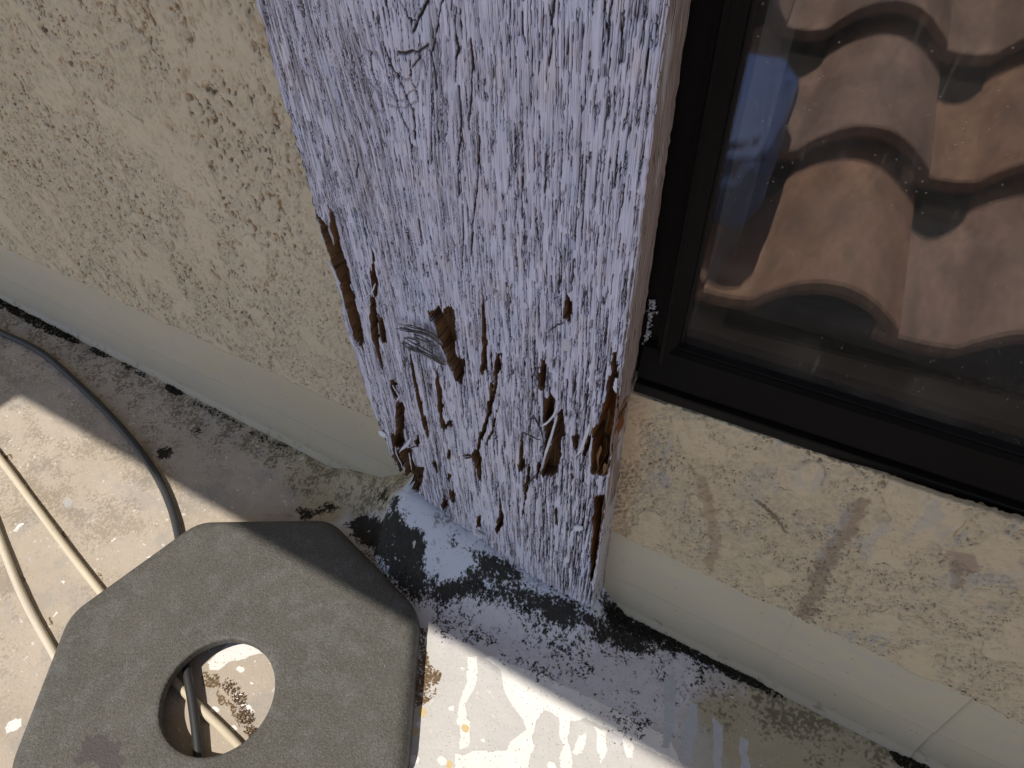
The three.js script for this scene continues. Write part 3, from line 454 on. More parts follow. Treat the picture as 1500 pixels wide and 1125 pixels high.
// ---------------------------------------------------------------- weathered board
const board = thing('trim_board', 'wide weathered trim board with peeling pale lavender paint and rotten foot', 'board');
{
  const W = 1536, H = 1792, X0 = -4, X1 = 240, Y1 = 720;
  const hole = new Float32Array(W * H), crack = new Float32Array(W * H), kind = new Uint8Array(W * H);
  const px = (x) => (x - X0) / (X1 - X0) * W, py = (y) => y / Y1 * H;
  for (const [dep, a] of HOLES) {
    const b = bbox(a, 4), i0 = Math.max(0, Math.floor(px(b[0]))), i1 = Math.min(W - 1, Math.ceil(px(b[2]))), j0 = Math.max(0, Math.floor(py(b[1] - 6))), j1 = Math.min(H - 1, Math.ceil(py(b[3] + 6)));
    for (let j = j0; j <= j1; j++) for (let i = i0; i <= i1; i++) {
      const x = X0 + (i + .5) / W * (X1 - X0), y = (j + .5) / H * Y1;
      const qx = x + (fbm(x / 2, y / 9, 2, 301) - .5) * 2.2, qy = y + (vn(x / .9, y / 60, 302) - .5) * 5;
      if (inPoly(a, qx, qy) || distPoly(a, qx, qy) < (dep > 3 ? .8 : .3)) { hole[j * W + i] = Math.max(hole[j * W + i], dep); kind[j * W + i] = dep >= 9 ? 2 : 1; }
    }
  }
  for (const [wd, a] of CRACKS) {
    const b = bbox(a, 4), i0 = Math.max(0, Math.floor(px(b[0]))), i1 = Math.min(W - 1, Math.ceil(px(b[2]))), j0 = Math.max(0, Math.floor(py(b[1]))), j1 = Math.min(H - 1, Math.ceil(py(b[3])));
    for (let j = j0; j <= j1; j++) for (let i = i0; i <= i1; i++) {
      const x = X0 + (i + .5) / W * (X1 - X0), y = (j + .5) / H * Y1;
      const d = distPoly(a, x + (vn(x / 2, y / 5, 311) - .5) * 1.1, y), w = wd * .27 * (.35 + 1.1 * vn(y / 7, wd * 9, 312));
      crack[j * W + i] = Math.max(crack[j * W + i], 1 - sm(w * .6, w + .25, d));
    }
  }
  // drying splits: tapered slits along the grain, longer and wider towards the foot and the window edge
  for (let n = 0; n < 3300; n++) {
    const cx = rr(2, 233), cy = rr(30, 718), lowness = 1 - sm(170, 430, cy - (cx - 110) * .35), big = rnd();
    if (lowness < .3 && rnd() < (cx > 70 ? .5 : .25)) continue;
    if (lowness > .4 && rnd() < (cx > 80 && cx < 165 ? .72 : .4)) continue;
    const len = lowness > .35 ? mix(8, 60, big * big) : mix(3, 15, big * big) * (cx > 160 ? 1.9 : 1), wd = (lowness > .35 ? mix(.15, .68, big * rnd()) : mix(.10, .21, big)) * (cx > 150 ? 1.1 : 1), lean = (rnd() - .5) * .05;
    for (let j = Math.max(0, Math.floor(py(cy))); j < Math.min(H, py(cy + len)); j++) {
      const y = (j + .5) / H * Y1, t = (y - cy) / len, w = wd * Math.pow(Math.sin(Math.PI * clamp(t)), .6) * (.45 + 1.0 * vn(y / 2.2, n * 3.7, 315)), x = cx + lean * (y - cy) + .9 * (vn(y / 8, n * 1.3, 316) - .5);
      for (let i = Math.max(0, Math.floor(px(x - w - .3))); i <= Math.min(W - 1, Math.ceil(px(x + w + .3))); i++) { const q = j * W + i, v = 1 - sm(w * .7, w + .14, Math.abs(X0 + (i + .5) / W * (X1 - X0) - x)); if (v > crack[q]) crack[q] = v; }
    }
  }
  const hg = new Float32Array(W * H), fine = new Float32Array(W * H), deepH = new Float32Array(W * H);
  const KXm = 86, KYm = 600;
  const bands = [[38, 4, .8], [70, 3.5, .9], [109, 3, 1], [138, 2.2, .8], [168, 2.2, .6], [52, 2, .5], [20, 3, .6], [200, 2, .4]];
  const col = colourTexture(W, H, (i, j) => {
    const x = X0 + (i + .5) / W * (X1 - X0), y = (j + .5) / H * Y1, q = j * W + i;
    const kx = (x - KXm) / 34, ky = (y - KYm) / 60, kr = Math.exp(-(kx * kx + ky * ky));
    const gx = x - (x - KXm) * .62 * kr + 5 * (fbm(x / 70, y / 260, 2, 321) - .5) + 2 * (fbm(x / 18, y / 70, 2, 322) - .5);
    const low = 1 - sm(190, 430, y + (x - 110) * -.35), n = fbm(gx / 12, y / 120, 3, 323);
    let band = 0; for (const [c, w, s] of bands) band = Math.max(band, s * Math.exp(-(((gx - c) / w) ** 2)) * sm(.3, .55, vn(y / 60, c, 324)));
    const leftTop = (1 - sm(55, 95, x)) * sm(380, 480, y);
    // short hairline checks high up, long splits between narrow strips of paint lower down
    const ridge = (u, v, s, w) => { const m = vn(u, v, s), gr = Math.abs(vn(u + .1, v, s) - m) * 10, r = Math.abs(m - .5); return r > .12 ? 0 : (1 - sm(w * .4, w, r / Math.max(gr, .35))) * sm(.12, .45, gr); };
    const rightSide = sm(120, 200, x), calm = sm(70, 110, x) * (1 - sm(165, 190, x)) * low, dens = -.012 + .10 * n + .12 * band + .08 * leftTop + .02 * rightSide - .05 * calm;
    const gate = (u, v, s, t) => sm(t - .04, t + .04, vn(u, v, s));
    let a = ridge(gx / .95, y / 30, 331, .15) * gate(gx / .9, y / 7, 332, .57 - dens * 1.6 + .2 * low) * .74;
    a = Math.max(a, ridge(gx / 1.3, y / 60, 333, .13) * gate(gx / 1.7, y / 20, 334, .60 - dens * 1.5 - .12 * rightSide + .12 * low) * .95);
    a = Math.max(a, low * ridge(gx / 2.3, y / 90, 335, .12) * gate(gx / 3, y / 40, 336, .46 - .12 * rightSide + .2 * calm));
    a = Math.max(a, low * ridge(gx / 6.5, y / 130, 337, .07) * gate(gx / 5, y / 45, 338, .56 + .08 * calm));
    const ell = Math.sqrt(kx * kx + ky * ky * .9); if (ell < 1.5) a = Math.max(a, ridge(ell * 7.5 + 1.2 * vn(x / 9, y / 12, 339), Math.atan2(ky, kx) * 1.4, 340, .11) * sm(1.5, .7, ell) * sm(.25, .5, ell) * .4);
    a = Math.max(a, crack[q]);
    const f1 = vn(gx / .42, y / 24, 341), f2 = fbm(gx / 3, y / 40, 2, 342), mot = fbm(x / 22, y / 34, 3, 343), fx = hash(i, j, 344);
    let c = lerp3([.565, .57, .69], [.64, .66, .81], mot);
    c = lerp3(c, [.70, .70, .79], low * .65);
    c = lerp3(c, [.54, .61, .77], sm(.60, .75, fbm(x / 14, y / 22, 3, 345)) * .45);
    c = lerp3(c, [.68, .61, .62], sm(.62, .75, fbm(x / 9, y / 20, 3, 346)) * .35);
    c = c.map((v) => v * (.90 + .16 * f1 + .06 * (fx - .5)));
    c = lerp3(c, [.20, .19, .215], band * sm(.35, .7, vn(gx / .8, y / 12, 347)) * .75);
    c = lerp3(c, [.30, .285, .30], leftTop * sm(.5, .75, vn(gx / 1.1, y / 16, 348)) * .6);
    const wood = vn(gx / .7, y / 40, 351), ck = lerp3([.055, .038, .026], [.12, .086, .062], wood);
    c = lerp3(c, ck, a * .96);
    let h = (f1 - .5) * .22 + (f2 - .5) * .5 - a * (2.6 + 1.8 * low) + .35 * low * (vn(gx / 2, y / 30, 352) - .5);
    if (hole[q] > 0) {
      const w2 = fbm(gx / 1.1, y / 34, 3, 353), w3 = fbm(x / 6, y / 22, 2, 354);
      c = kind[q] === 2 ? lerp3(lerp3([.07, .032, .013], [.27, .105, .032], w2 * 1.2), [.30, .20, .10], sm(.62, .74, vn(gx / 1.2, y / 60, 355))) : lerp3([.07, .041, .022], [.25, .145, .072], w2 * .8 + w3 * .35);
      c = lerp3(c, [.065, .036, .019], sm(.55, .72, fbm(x / 5, y / 13, 2, 356)) * (kind[q] === 2 ? .9 : .6));
      h = 0; deepH[q] = -hole[q] * (1.6 + 1.0 * w3) - (w2 - .5) * 2.4;
    }
    hg[q] = h; fine[q] = clamp(.5 + (f1 - .5) * .4 - a * .45 + (hole[q] > 0 ? (fbm(gx / .9, y / 20, 2, 357) - .5) * .9 : 0));
    return c;
  });
  const bump = greyTexture(W, H, (i, j) => fine[j * W + i]);
  const paint = new THREE.MeshPhysicalMaterial({ map: col, bumpMap: bump, bumpScale: .0026, roughness: .88, specularIntensity: .2, side: THREE.DoubleSide });
  const samp = (A, x, y) => { const fi = clamp(px(x) - .5, 0, W - 1.001), fj = clamp(py(y) - .5, 0, H - 1.001), i = Math.floor(fi), j = Math.floor(fj), a = fi - i, b = fj - j; return (A[j * W + i] * (1 - a) + A[j * W + i + 1] * a) * (1 - b) + (A[(j + 1) * W + i] * (1 - a) + A[(j + 1) * W + i + 1] * a) * b; };
  // the walls of a cavity stand just inside its torn rim
  const H0 = (x, y) => samp(hg, x, y) + Math.max(samp(deepH, x, y), samp(deepH, x - .55, y), samp(deepH, x + .55, y), samp(deepH, x, y - .8), samp(deepH, x, y + .8));
  // outline: rotted lower left corner and ragged foot
  const foot = (x) => pw([-1, 4, 22, 40, 90, 163, 200, 235], [200, 150, 98, 88, 66, 38.5, 34, 32], x) + (vn(x / 1.6, 1, 361) - .5) * 7 + (vn(x / 6, 2, 362) - .5) * 7;
  const left = (y) => pw([90, 150, 217, 300, 330, 360, 440, 470, 720], [20, 8, 0, -2.5, -3, 1, -1, 0, 0], y) + (vn(y / 5, 7, 363) - .5) * 2.2 + (vn(y / 22, 8, 364) - .5) * 2.5;
  const right = (y) => 235 + (vn(y / 4, 11, 365) - .5) * .9 + (vn(y / 40, 12, 366) - .5) * .5;
  const NX = 430, NY = 860;
  const face = mesh('painted_face', grid(NX, NY, (i, j) => {
    const s = clamp((i - 3) / (NX - 6)), t = clamp((j - 4) / (NY - 4));
    let x = mix(left(720 * t), right(720 * t), s), y = mix(foot(x), 720, t); x = mix(left(y), right(y), s);
    let z = T + H0(x, y) / 1000;
    if (i < 3) z = mix(.0, z - .001, i / 3); else if (i > NX - 3) z = T - .002;
    if (j < 4) z = mix(.004, z - .001, j / 4);
    return [(x - 235) / 1000, y / 1000, z, (x - X0) / (X1 - X0), y / Y1];
  }), paint, board);
  // the board runs on up to the eave
  mesh('upper_face', grid(40, 200, (i, j) => { const x = i / 40 * 235, y = 720 + j / 200 * 1278, w = ((y - 720) % 440), v = w < 220 ? 720 - w : 280 + w; return [(x - 235) / 1000, y / 1000, T + H0(x, v) / 3000, (x - X0) / (X1 - X0), v / Y1]; }), paint, board);
  // unpainted side edge towards the window
  const SW = 128, SH = 2048;
  const sc = colourTexture(SW, SH, (i, j) => {
    const z = i / SW * 28, y = j / SH * 720, n = vn(z / .9 + 2 * vn(y / 60, 3, 5), y / 34, 371), f = vn(z / .45, y / 12, 372), m = fbm(z / 8, y / 60, 2, 373);
    let c = lerp3([.19, .145, .12], [.38, .31, .27], n * .6 + f * .4);
    c = lerp3(c, [.50, .485, .49], sm(.35, .6, m + .34 * (1 - sm(150, 330, y)) - .26) * .75);
    c = lerp3(c, [.05, .04, .035], sm(.82, .9, vn(z / .8, y / 22, 374)));
    return c;
  });
  const sb = greyTexture(SW, SH, (i, j) => { const z = i / SW * 28, y = j / SH * 720; return vn(z / .7, y / 26, 371) * .6 + vn(z / .45, y / 12, 372) * .4; });
  const wood = new THREE.MeshPhysicalMaterial({ specularIntensity: .25, map: sc, bumpMap: sb, bumpScale: .0012, roughness: .92, side: THREE.DoubleSide });
  mesh('side_edge', grid(10, 500, (i, j) => {
    const y = mix(26, 1996, Math.pow(j / 500, 1.6)), s = i / 10, yy = Math.min(y, 720), xr = (right(yy) - 235) / 1000;
    return [xr + .0004 * (vn(s * 9, y / 9, 377) - .5) - (i === 0 ? .0012 : 0), y / 1000, mix(T + .0002 + .0008 * (vn(y / 6, 2, 378) - .5), -.002, s), s, (y / 720)];
  }), wood, board);
  mesh('board_back', box(-.232, -.003, .10, 1.996, .0005, .004), std([.12, .09, .07]), board);

  // lifted splinters, curls of paint and loose fibres
  const mats = {
    1: (() => { const t = colourTexture(64, 64, (i, j) => { const f = vn(i / 2.2, j / 30, 381); return f > .72 ? [.42, .42, .45] : lerp3([.02, .019, .02], [.13, .125, .125], f * 1.5); }); const m = new THREE.MeshStandardMaterial({ map: t, roughness: .9, side: THREE.DoubleSide }); return m; })(),
    2: std([.62, .63, .71]), 3: std([.06, .05, .045]), 4: std([.20, .115, .05]),
  };
  STRANDS.forEach(([code, a], n) => {
    const k = Math.floor(code / 100), w = (code % 100) * (k === 2 ? .5 : .7), pts = [];
    const L = k === 1 ? 9 : k === 2 ? 2.2 : k === 3 ? 3 : -2.5;
    for (let i = 0; i < a.length; i += 2) { const s = i / (a.length - 2); pts.push(new THREE.Vector3((a[i] - 235) / 1000, a[i + 1] / 1000, T + (k === 1 ? L * Math.sin(s * 2.2) : L * Math.sin(Math.PI * clamp(s, .12, .9)) + .4) / 1000)); }
    const curve = new THREE.CatmullRomCurve3(pts);
    const ribbon = (wid, off, s0, s1, lift, ph) => { const N = 22, M = k === 1 ? 2 : 5; return grid(M * 2 + 1, N, (i, j) => {
      const s = mix(s0, s1, j / N), p = curve.getPoint(clamp(s)), tn = curve.getTangent(clamp(s)), side = new THREE.Vector3(-tn.y, tn.x, 0).normalize();
      const top = i <= M, e = (top ? i : M * 2 + 1 - i) / M - .5, q = j / N;
      let ww = wid / 1000 * (k === 1 ? (1 - .6 * sm(.7, 1, q)) * (.7 + .3 * sm(0, .2, q)) : (1 - .75 * sm(.6, 1, q)) * (.6 + .4 * sm(0, .3, q)));
      ww *= 1 + .4 * (vn(q * 9, i + n * 7 + ph, 391) - .5);
      p.addScaledVector(side, e * ww + off / 1000 * (k === 1 ? (.55 + .5 * Math.sin(Math.PI * clamp(q * .85 + .1))) : 1)); p.z += (top ? .00022 : -.00022) + lift / 1000 * q + (k === 1 ? .0004 : .0004) * (1 - 4 * e * e) + (vn(q * 12, e * 2 + n + ph, 392) - .5) * .0007;
      p.y += (vn(q * 6, ph + n, 393) - .5) * .0012;
      return [p.x, p.y, p.z, (ph * .137 + e * .06) % 1, s];
    }); };
    let g;
    if (k === 1) { const F = Math.max(5, Math.round(w / .62)), fs = []; for (let f = 0; f < F; f++) { const o = (f / (F - 1) - .5); fs.push(ribbon(w / F * rr(.8, 1.5), o * w, rr(0, .08), rr(.78, 1), -14 * o * o + rr(-.8, 2.2), f + 1)); } g = mergeGeometries(fs); } else g = ribbon(w, 0, 0, 1, 0, 0);
    mesh(k === 1 ? 'splinter' : k === 2 ? 'paint_curl' : 'wood_fibre', g, mats[k], face);
  });
  // nail heads left proud of the shrunken wood
  for (const [x, y, r, tilt] of [[6.5, 185, 4.6, 0], [214.3, 182.5, 4.4, .5], [106, 78, 3.2, .2]]) {
    const g = new THREE.LatheGeometry([[0, .0022], [r * .5 / 1000, .0021], [r * .85 / 1000, .0016], [r / 1000, .0007], [r / 1000, 0], [.0016, -.0006], [.0016, -.012], [0, -.012]].map((q) => new THREE.Vector2(...q)), 20);
    g.rotateX(Math.PI / 2); g.rotateY(tilt); g.translate((x - 235) / 1000, y / 1000, T + .0012);
    mesh('nail', g, std(r > 4 ? [.66, .69, .74] : [.40, .40, .44], { roughness: .6 }), face);
  }
  // blister over a sunk nail and the lip of the knot
  const bl = new THREE.SphereGeometry(1, 20, 12, 0, Math.PI * 2, 0, Math.PI / 2); bl.rotateX(Math.PI / 2); bl.scale(.0036, .0062, .0018); bl.translate((195.8 - 235) / 1000, .405, T - .0005);
  mesh('paint_blister', bl, std([.50, .50, .56]), face);
}

// ---------------------------------------------------------------- window: bronze frame, pane, dark room behind
{
  const win = thing('window', 'window in dark bronze metal frame mirroring a clay tile roof', 'window');
  win.position.set(.006, .351, 0); win.rotation.y = 3.9 * Math.PI / 180;
  const bt = greyTexture(256, 256, (i, j) => fbm(i / 5, j / 5, 3, 401));
  const dc = colourTexture(512, 512, (i, j) => { const s = hash(i, j, 402), d = fbm(i / 30, j / 30, 3, 403); return lerp3([.0025, .0024, .0022], [.007, .0064, .0055], d); });
  const fm = new THREE.MeshPhysicalMaterial({ map: dc, bumpMap: bt, bumpScale: .0003, roughness: .5, specularIntensity: .2, side: THREE.DoubleSide });
  // sections: [offset across the member from the outer edge inward, depth]
  const sec = [[-.014, -.06], [-.014, -.012], [.0085, -.012], [.0085, .0058], [.0093, .0067], [.0172, .0067], [.018, .006], [.0182, .0005], [.0205, .0005], [.0208, .0032], [.0222, .0034], [.0455, -.003], [.0475, -.0065], [.0475, -.03], [.045, -.06]];
  const secL = [[-.008, -.06], [-.008, -.0075], [.0055, -.0075], [.0055, -.0045], [.0083, -.0045], [.0083, -.001], [.009, -.0003], [.0115, -.0003], [.0122, -.0014], [.0185, -.0075], [.0195, -.0115], [.0195, -.03], [.019, -.06]];
  const member = (name, s, len, place) => {
    const pos = []; const q = s.map(([o, d]) => [o, d]);
    const n = 24, g = grid(q.length * 2 - 1, n, (i, j) => { const a = q[Math.min(q.length - 1, i >> 1)], v = place(a[0], a[1], j / n * len); return [v[0], v[1], v[2], i * .02, j * .04]; });
    const f = g.toNonIndexed(); f.computeVertexNormals(); mesh(name, f, fm, win);
  };
  const Wd = .945, Hh = 1.262;
  member('frame_rail', sec, Wd - .004, (o, d, t) => [t - .003, o, d]);
  member('frame_stile', secL, Hh, (o, d, t) => [o, t + .0135, d]);
  member('frame_stile', secL, Hh, (o, d, t) => [Wd - o, t + .0135, d]);
  member('frame_rail', sec, Wd - .004, (o, d, t) => [t - .003, Hh - o, d]);
  const glass = new THREE.MeshPhysicalMaterial({ color: 0xffffff, transmission: 1, thickness: 0, ior: 1.95, roughness: .02, metalness: 0 });
  const pane = mesh('glass_pane', box(.016, Wd - .016, .038, Hh - .038, -.0170, -.0130), glass, win);
  // film of dust on the outside of the pane
  const da = greyTexture(1024, 1024, (i, j) => { const n = fbm(i / 60, j / 60, 4, 421), s = hash(i, j, 422), f = vn(i / 3, j / 3, 423); return clamp(.018 + .04 * sm(.35, .75, n) + .02 * f + (s > .9988 ? .5 : 0) + .05 * sm(.72, .8, fbm(i / 5, j / 90, 2, 424)) * sm(.5, .6, n)); });
  const dm = new THREE.MeshStandardMaterial({ color: 0xb9b2a4, alphaMap: da, transparent: true, roughness: 1, side: THREE.DoubleSide });
  mesh('dust_film', grid(1, 1, (i, j) => [mix(.018, Wd - .018, i), mix(.04, Hh - .04, j), -.0126, i * 1.5, j * 2]), dm, pane);
  const gm = std([.006, .006, .006], { roughness: .5 });
  mesh('gasket', mergeGeometries([box(.0185, Wd - .018, .0460, .0492, -.0125, -.0072), box(.0182, .0208, .0495, Hh - .050, -.0125, -.0098)]), gm, pane);
  // chalky bloom on the outer flange beside the board
  const bits = [];
  for (let k = 0; k < 90; k++) { const g = new THREE.TetrahedronGeometry(rr(.0006, .0016)); g.rotateX(rnd() * 6); g.rotateY(rnd() * 6); const y = rnd() < .7 ? rr(.045, .085) : rr(.0, .05); g.translate(-.003 + rr(-.002, .0045) * rnd(), y, -.0066 + rr(0, .0005)); bits.push(g); }
  const bloom = mesh('chalk_bloom', mergeGeometries(bits), std([.42, .41, .40]), win); bloom.userData.kind = 'stuff';
}
{
  const room = thing('room', 'dim room seen behind the window pane', 'room'); room.userData.kind = 'structure';
  const dk = std([.12, .125, .125]);
  mesh('room_floor', box(-.5, 2, -.2, -.1, -2.6, -.158), dk, room); mesh('room_ceiling', box(-.5, 2, 1.98, 2.0, -2.6, -.158), dk, room);
  mesh('room_wall', box(-.6, -.5, -.2, 1.99, -2.6, -.158), dk, room); mesh('room_wall', box(2, 2.1, -.2, 1.99, -2.6, -.158), dk, room); mesh('room_wall', box(-.6, 2.1, -.2, 1.99, -2.7, -2.6), dk, room);
  mesh('inner_sill', box(.0, .97, .33, .372, -.26, -.085), std([.10, .10, .095], { roughness: .5 }), room);
mesh('window_liner', box(.0045, .019, .346, 1.62, -.165, -.066), dk, room); mesh('window_liner', box(.0195, .96, .3455, .3555, -.165, -.066), dk, room);
}

// ---------------------------------------------------------------- octagonal base with a round hole
{
  const base = thing('umbrella_base', 'grey-brown octagonal plastic base with round hole on the deck', 'base');
  const cx = -.2758, cz = .2768, ux = -.002, uz = -.010, ap = .1825, rc = .04, Hb = .031, n = 8, ph0 = -29.5 * Math.PI / 180;
  const R0 = ap / Math.cos(Math.PI / 8);
  // rounded octagon outline at inset d, as distances at evenly spread angles
  const Nn = 192;
  const outline = (d) => {
    const a = ap - d, c = Math.max(.008, rc - d), rv = (a - c) / Math.cos(Math.PI / 8), pts = [];
    for (let k = 0; k < Nn; k++) {
      const t = k / Nn * Math.PI * 2, dx = Math.cos(t), dz = Math.sin(t); let r = 1e9;
      const q = ((t - ph0) % (Math.PI / 4) + Math.PI / 4) % (Math.PI / 4), m = Math.min(q, Math.PI / 4 - q);
      r = a / Math.cos(m);
      const b = Math.PI / 8 - m, s = rv * Math.sin(b);
      if (Math.abs(s) < c) { const rc2 = rv * Math.cos(b) + Math.sqrt(c * c - s * s); if (r * Math.sin(m) > (a - c) * Math.tan(Math.PI / 8)) r = rc2; }
      pts.push([dx * r + ux, dz * r + uz]);
    }
    return pts;
  };
  const hr = .0541;
  const rings = [];
  for (const [d, y] of [[.0, .001], [.0, .017], [.0004, .0210], [.0018, .0252], [.0045, .0284], [.008, .0302], [.012, .0309]]) rings.push([outline(d), y]);
  const circ = (r) => Array.from({ length: Nn }, (_, k) => [r * Math.cos(k / Nn * Math.PI * 2), r * Math.sin(k / Nn * Math.PI * 2)]);
  const O = outline(.012);
  const inner = circ(hr + .004);
  for (let s = 1; s <= 14; s++) rings.push([O.map(([x, z], k) => [mix(x, inner[k][0], s / 14), mix(z, inner[k][1], s / 14)]), Hb]);
  for (const [r, y] of [[hr + .0015, Hb - .0004], [hr + .0003, Hb - .0014], [hr, Hb - .003], [hr, Hb - .010], [hr + .002, Hb - .0105]]) rings.push([circ(r), y]);
  const W = 1024;
  const col = colourTexture(W, W, (i, j) => {
    const x = (i / W - .5) * 420, z = (j / W - .5) * 420, g = hash(i, j, 501), f = vn(x / 1.1, z / 1.1, 502), n2 = fbm(x / 60, z / 60, 3, 503), n3 = fbm(x / 14, z / 14, 3, 504);
    let c = lerp3([.082, .080, .071], [.112, .109, .095], n2 * .7 + n3 * .3);
    c = lerp3(c, [.13, .135, .135], sm(.5, .7, n3) * .35);
    const k = .74 + .48 * f + .32 * (g - .5); c = c.map((v) => v * k);
    if (g > .9985) c = [.5, .48, .42];
    // damp smudge left of the hole
    const sx = x - -58, sz = z - 92, d = Math.hypot(sx / 24, sz / 15) + (fbm(x / 7, z / 7, 3, 505) - .5) * .9 - (fbm(x / 3, z / 3, 2, 506) - .5) * .4, notch = Math.hypot((sx - 4) / 13, (sz - 13) / 8);
    if (d < 1 && notch > .9) c = lerp3(c, [.068, .060, .062], .82);
    return c;
  });
  const bp = greyTexture(W, W, (i, j) => vn(i / 2.6, j / 2.6, 511) * .6 + vn(i / 1.3, j / 1.3, 512) * .4);
  const m = new THREE.MeshPhysicalMaterial({ map: col, bumpMap: bp, bumpScale: .0006, roughness: .62, specularIntensity: .45, side: THREE.DoubleSide });
  const g = grid(Nn, rings.length - 1, (i, j) => { const [p, y] = rings[j], q = p[i % Nn]; return [cx + q[0], y + (j > 6 && j < 20 ? .0004 * (fbm(q[0] * 30, q[1] * 30, 2, 513) - .5) : 0), cz + q[1], q[0] / .42 + .5, q[1] / .42 + .5]; });
  mesh('base_shell', g, m, base);
}

// ---------------------------------------------------------------- cables on the deck
function cable(name, label, pts, r, rgb, rough, group) {
  const c = new THREE.CatmullRomCurve3(pts.map((q) => new THREE.Vector3(q[0] / 1000, (q[2] === undefined ? r + .0008 : q[2] / 1000), q[1] / 1000)));
  const g = new THREE.TubeGeometry(c, 160, r, 14);
  const t = colourTexture(64, 512, (i, j) => { const f = fbm(i / 9, j / 14, 3, 601), s = vn(i / 2, j / 2, 602); return rgb.map((v) => v * (.82 + .36 * f) * (s > .9 ? .75 : 1)); });
  t.repeat.set(4, 1); const m = new THREE.MeshStandardMaterial({ map: t, roughness: rough });
  const uv = g.attributes.uv; for (let i = 0; i < uv.count; i++) { const u = uv.getX(i); uv.setXY(i, uv.getY(i), u); }
  return tag(mesh(name, g, m), label, 'cable', group);
}
cable('black_cable', 'thick black cable curving over the deck and under the octagonal base', [[-1250, 75], [-1050, 56], [-926, 51], [-841, 49], [-735, 66], [-630, 89], [-547, 115], [-493, 140], [-454, 165], [-400, 208], [-352, 251], [-332, 270, 12], [-300, 294, 12], [-265, 323, 10], [-215, 372], [-170, 440], [-140, 520], [-130, 640]], 0.0045, [.032, .034, .036], .5);
cable('cream_cable', 'cream cable running under the octagonal base and showing in its hole', [[-1500, 40], [-1000, 130], [-733, 194.5], [-621, 222], [-553, 239], [-479, 256], [-390, 276], [-317, 289], [-288, 293], [-263, 296], [-240, 299.5], [-160, 318], [-60, 360], [-20, 470], [-10, 640]], 0.0042, [.60, .53, .40], .6);
cable('cream_cable', 'slack cream cable bending past the octagonal base corner, farther from the wall', [[-1400, 10], [-900, 165], [-720, 232], [-634.7, 267.6], [-559.6, 297.5], [-510, 314], [-464, 327.6], [-410, 345], [-350, 385], [-300, 450], [-280, 640]], 0.0042, [.60, .54, .43], .6);
// ---------------------------------------------------------------- moss and dirt clumps along the joint
function clump(name, label, cat, spots, rgb, size = [.0008, .0026]) {
  const parts = [];
  for (const [x, z, rx, rz, n, y = 0] of spots) for (let k = 0; k < n; k++) {
    const a = rnd() * 6.283, q = Math.sqrt(rnd()) * (.75 + .5 * fbm(Math.cos(a) * 2 + x * 90, Math.sin(a) * 2, 2, 701)), px = x + Math.cos(a) * q * rx, pz = z + Math.sin(a) * q * rz, s = rr(...size);
    const g = new THREE.TetrahedronGeometry(s, 0); g.rotateX(rnd() * 6); g.rotateY(rnd() * 6); g.scale(1, rr(.5, 1.1), 1);
    g.translate(px, y + mound(px, pz) + s * .3 + (1 - q) * .003 * rnd(), pz); parts.push(g);
  }
  return tag(mesh(name, mergeGeometries(parts), std(rgb, { roughness: 1 })), label, cat);
}
clump('moss_clump', 'long black moss ridge in the wall joint beside the curving black cable', 'moss', [[-.985, .004, .03, .012, 260], [-.945, .005, .03, .012, 300], [-.90, .006, .03, .012, 300], [-.86, .007, .03, .011, 260], [-.83, .007, .02, .008, 160]], [.022, .02, .012]).userData.kind = 'stuff';
clump('moss_clump', 'black moss ridge in the joint right of the board foot', 'moss', [[.025, .012, .016, .012, 200], [.05, .010, .018, .012, 260], [.08, .008, .02, .009, 260], [.11, .007, .02, .006, 200], [.145, .007, .018, .006, 200], [.165, .006, .014, .006, 160], [.185, .007, .012, .004, 80]], [.026, .026, .018]).userData.kind = 'stuff';
clump('moss_clump', 'small dark moss tuft on the joint below the plain flashing', 'moss', [[-.625, .006, .016, .008, 220]], [.03, .03, .02]);
clump('moss_clump', 'ragged moss tuft on the joint under the flashing seam', 'moss', [[.312, .006, .014, .009, 260], [.33, .004, .01, .006, 100]], [.026, .026, .015]);
clump('moss_clump', 'thin crumbs of moss scattered along the joint beside the long moss ridge', 'moss', [[-.77, .008, .02, .006, 90], [-.70, .008, .03, .005, 60], [-.55, .01, .04, .005, 50], [-.45, .012, .05, .006, 40]], [.04, .038, .026]).userData.kind = 'stuff';
clump('dirt_crumbs', 'brown dirt crumbs lying in the hole of the base', 'dirt', [[-.285, .262, .010, .007, 120], [-.268, .268, .010, .007, 140], [-.252, .276, .010, .007, 130], [-.236, .284, .010, .006, 110], [-.222, .292, .010, .005, 90]], [.15, .10, .06], [.0005, .0016]).userData.kind = 'stuff';
clump('mold_crust', 'black mold crust on the paint below the rotten board foot', 'mold', [[-.235, .085, .03, .018, 300], [-.20, .092, .03, .016, 200], [-.105, .062, .022, .006, 120], [-.06, .058, .02, .006, 120]], [.02, .018, .012], [.0004, .0011]).userData.kind = 'stuff';

// dry straws caught in the mold
for (const [x, z, a, l, lab] of [[-.262, .098, .9, .055, 'long dry straw lying on the black mold by the octagonal base'], [-.236, .112, .35, .03, 'short dry straw lying on the black mold by the octagonal base']]) {
  const c = new THREE.CatmullRomCurve3([0, .3, .6, 1].map((s) => { const px = x + Math.cos(a) * l * s, pz = z + Math.sin(a) * l * s; return new THREE.Vector3(px, mound(px, pz) + .002 + .002 * Math.sin(s * 3), pz + .003 * Math.sin(s * 4)); }));
  tag(mesh('dry_straw', new THREE.TubeGeometry(c, 24, .0005, 6), std([.20, .17, .10])), lab, 'straw', 'dry straws on the mold');
}

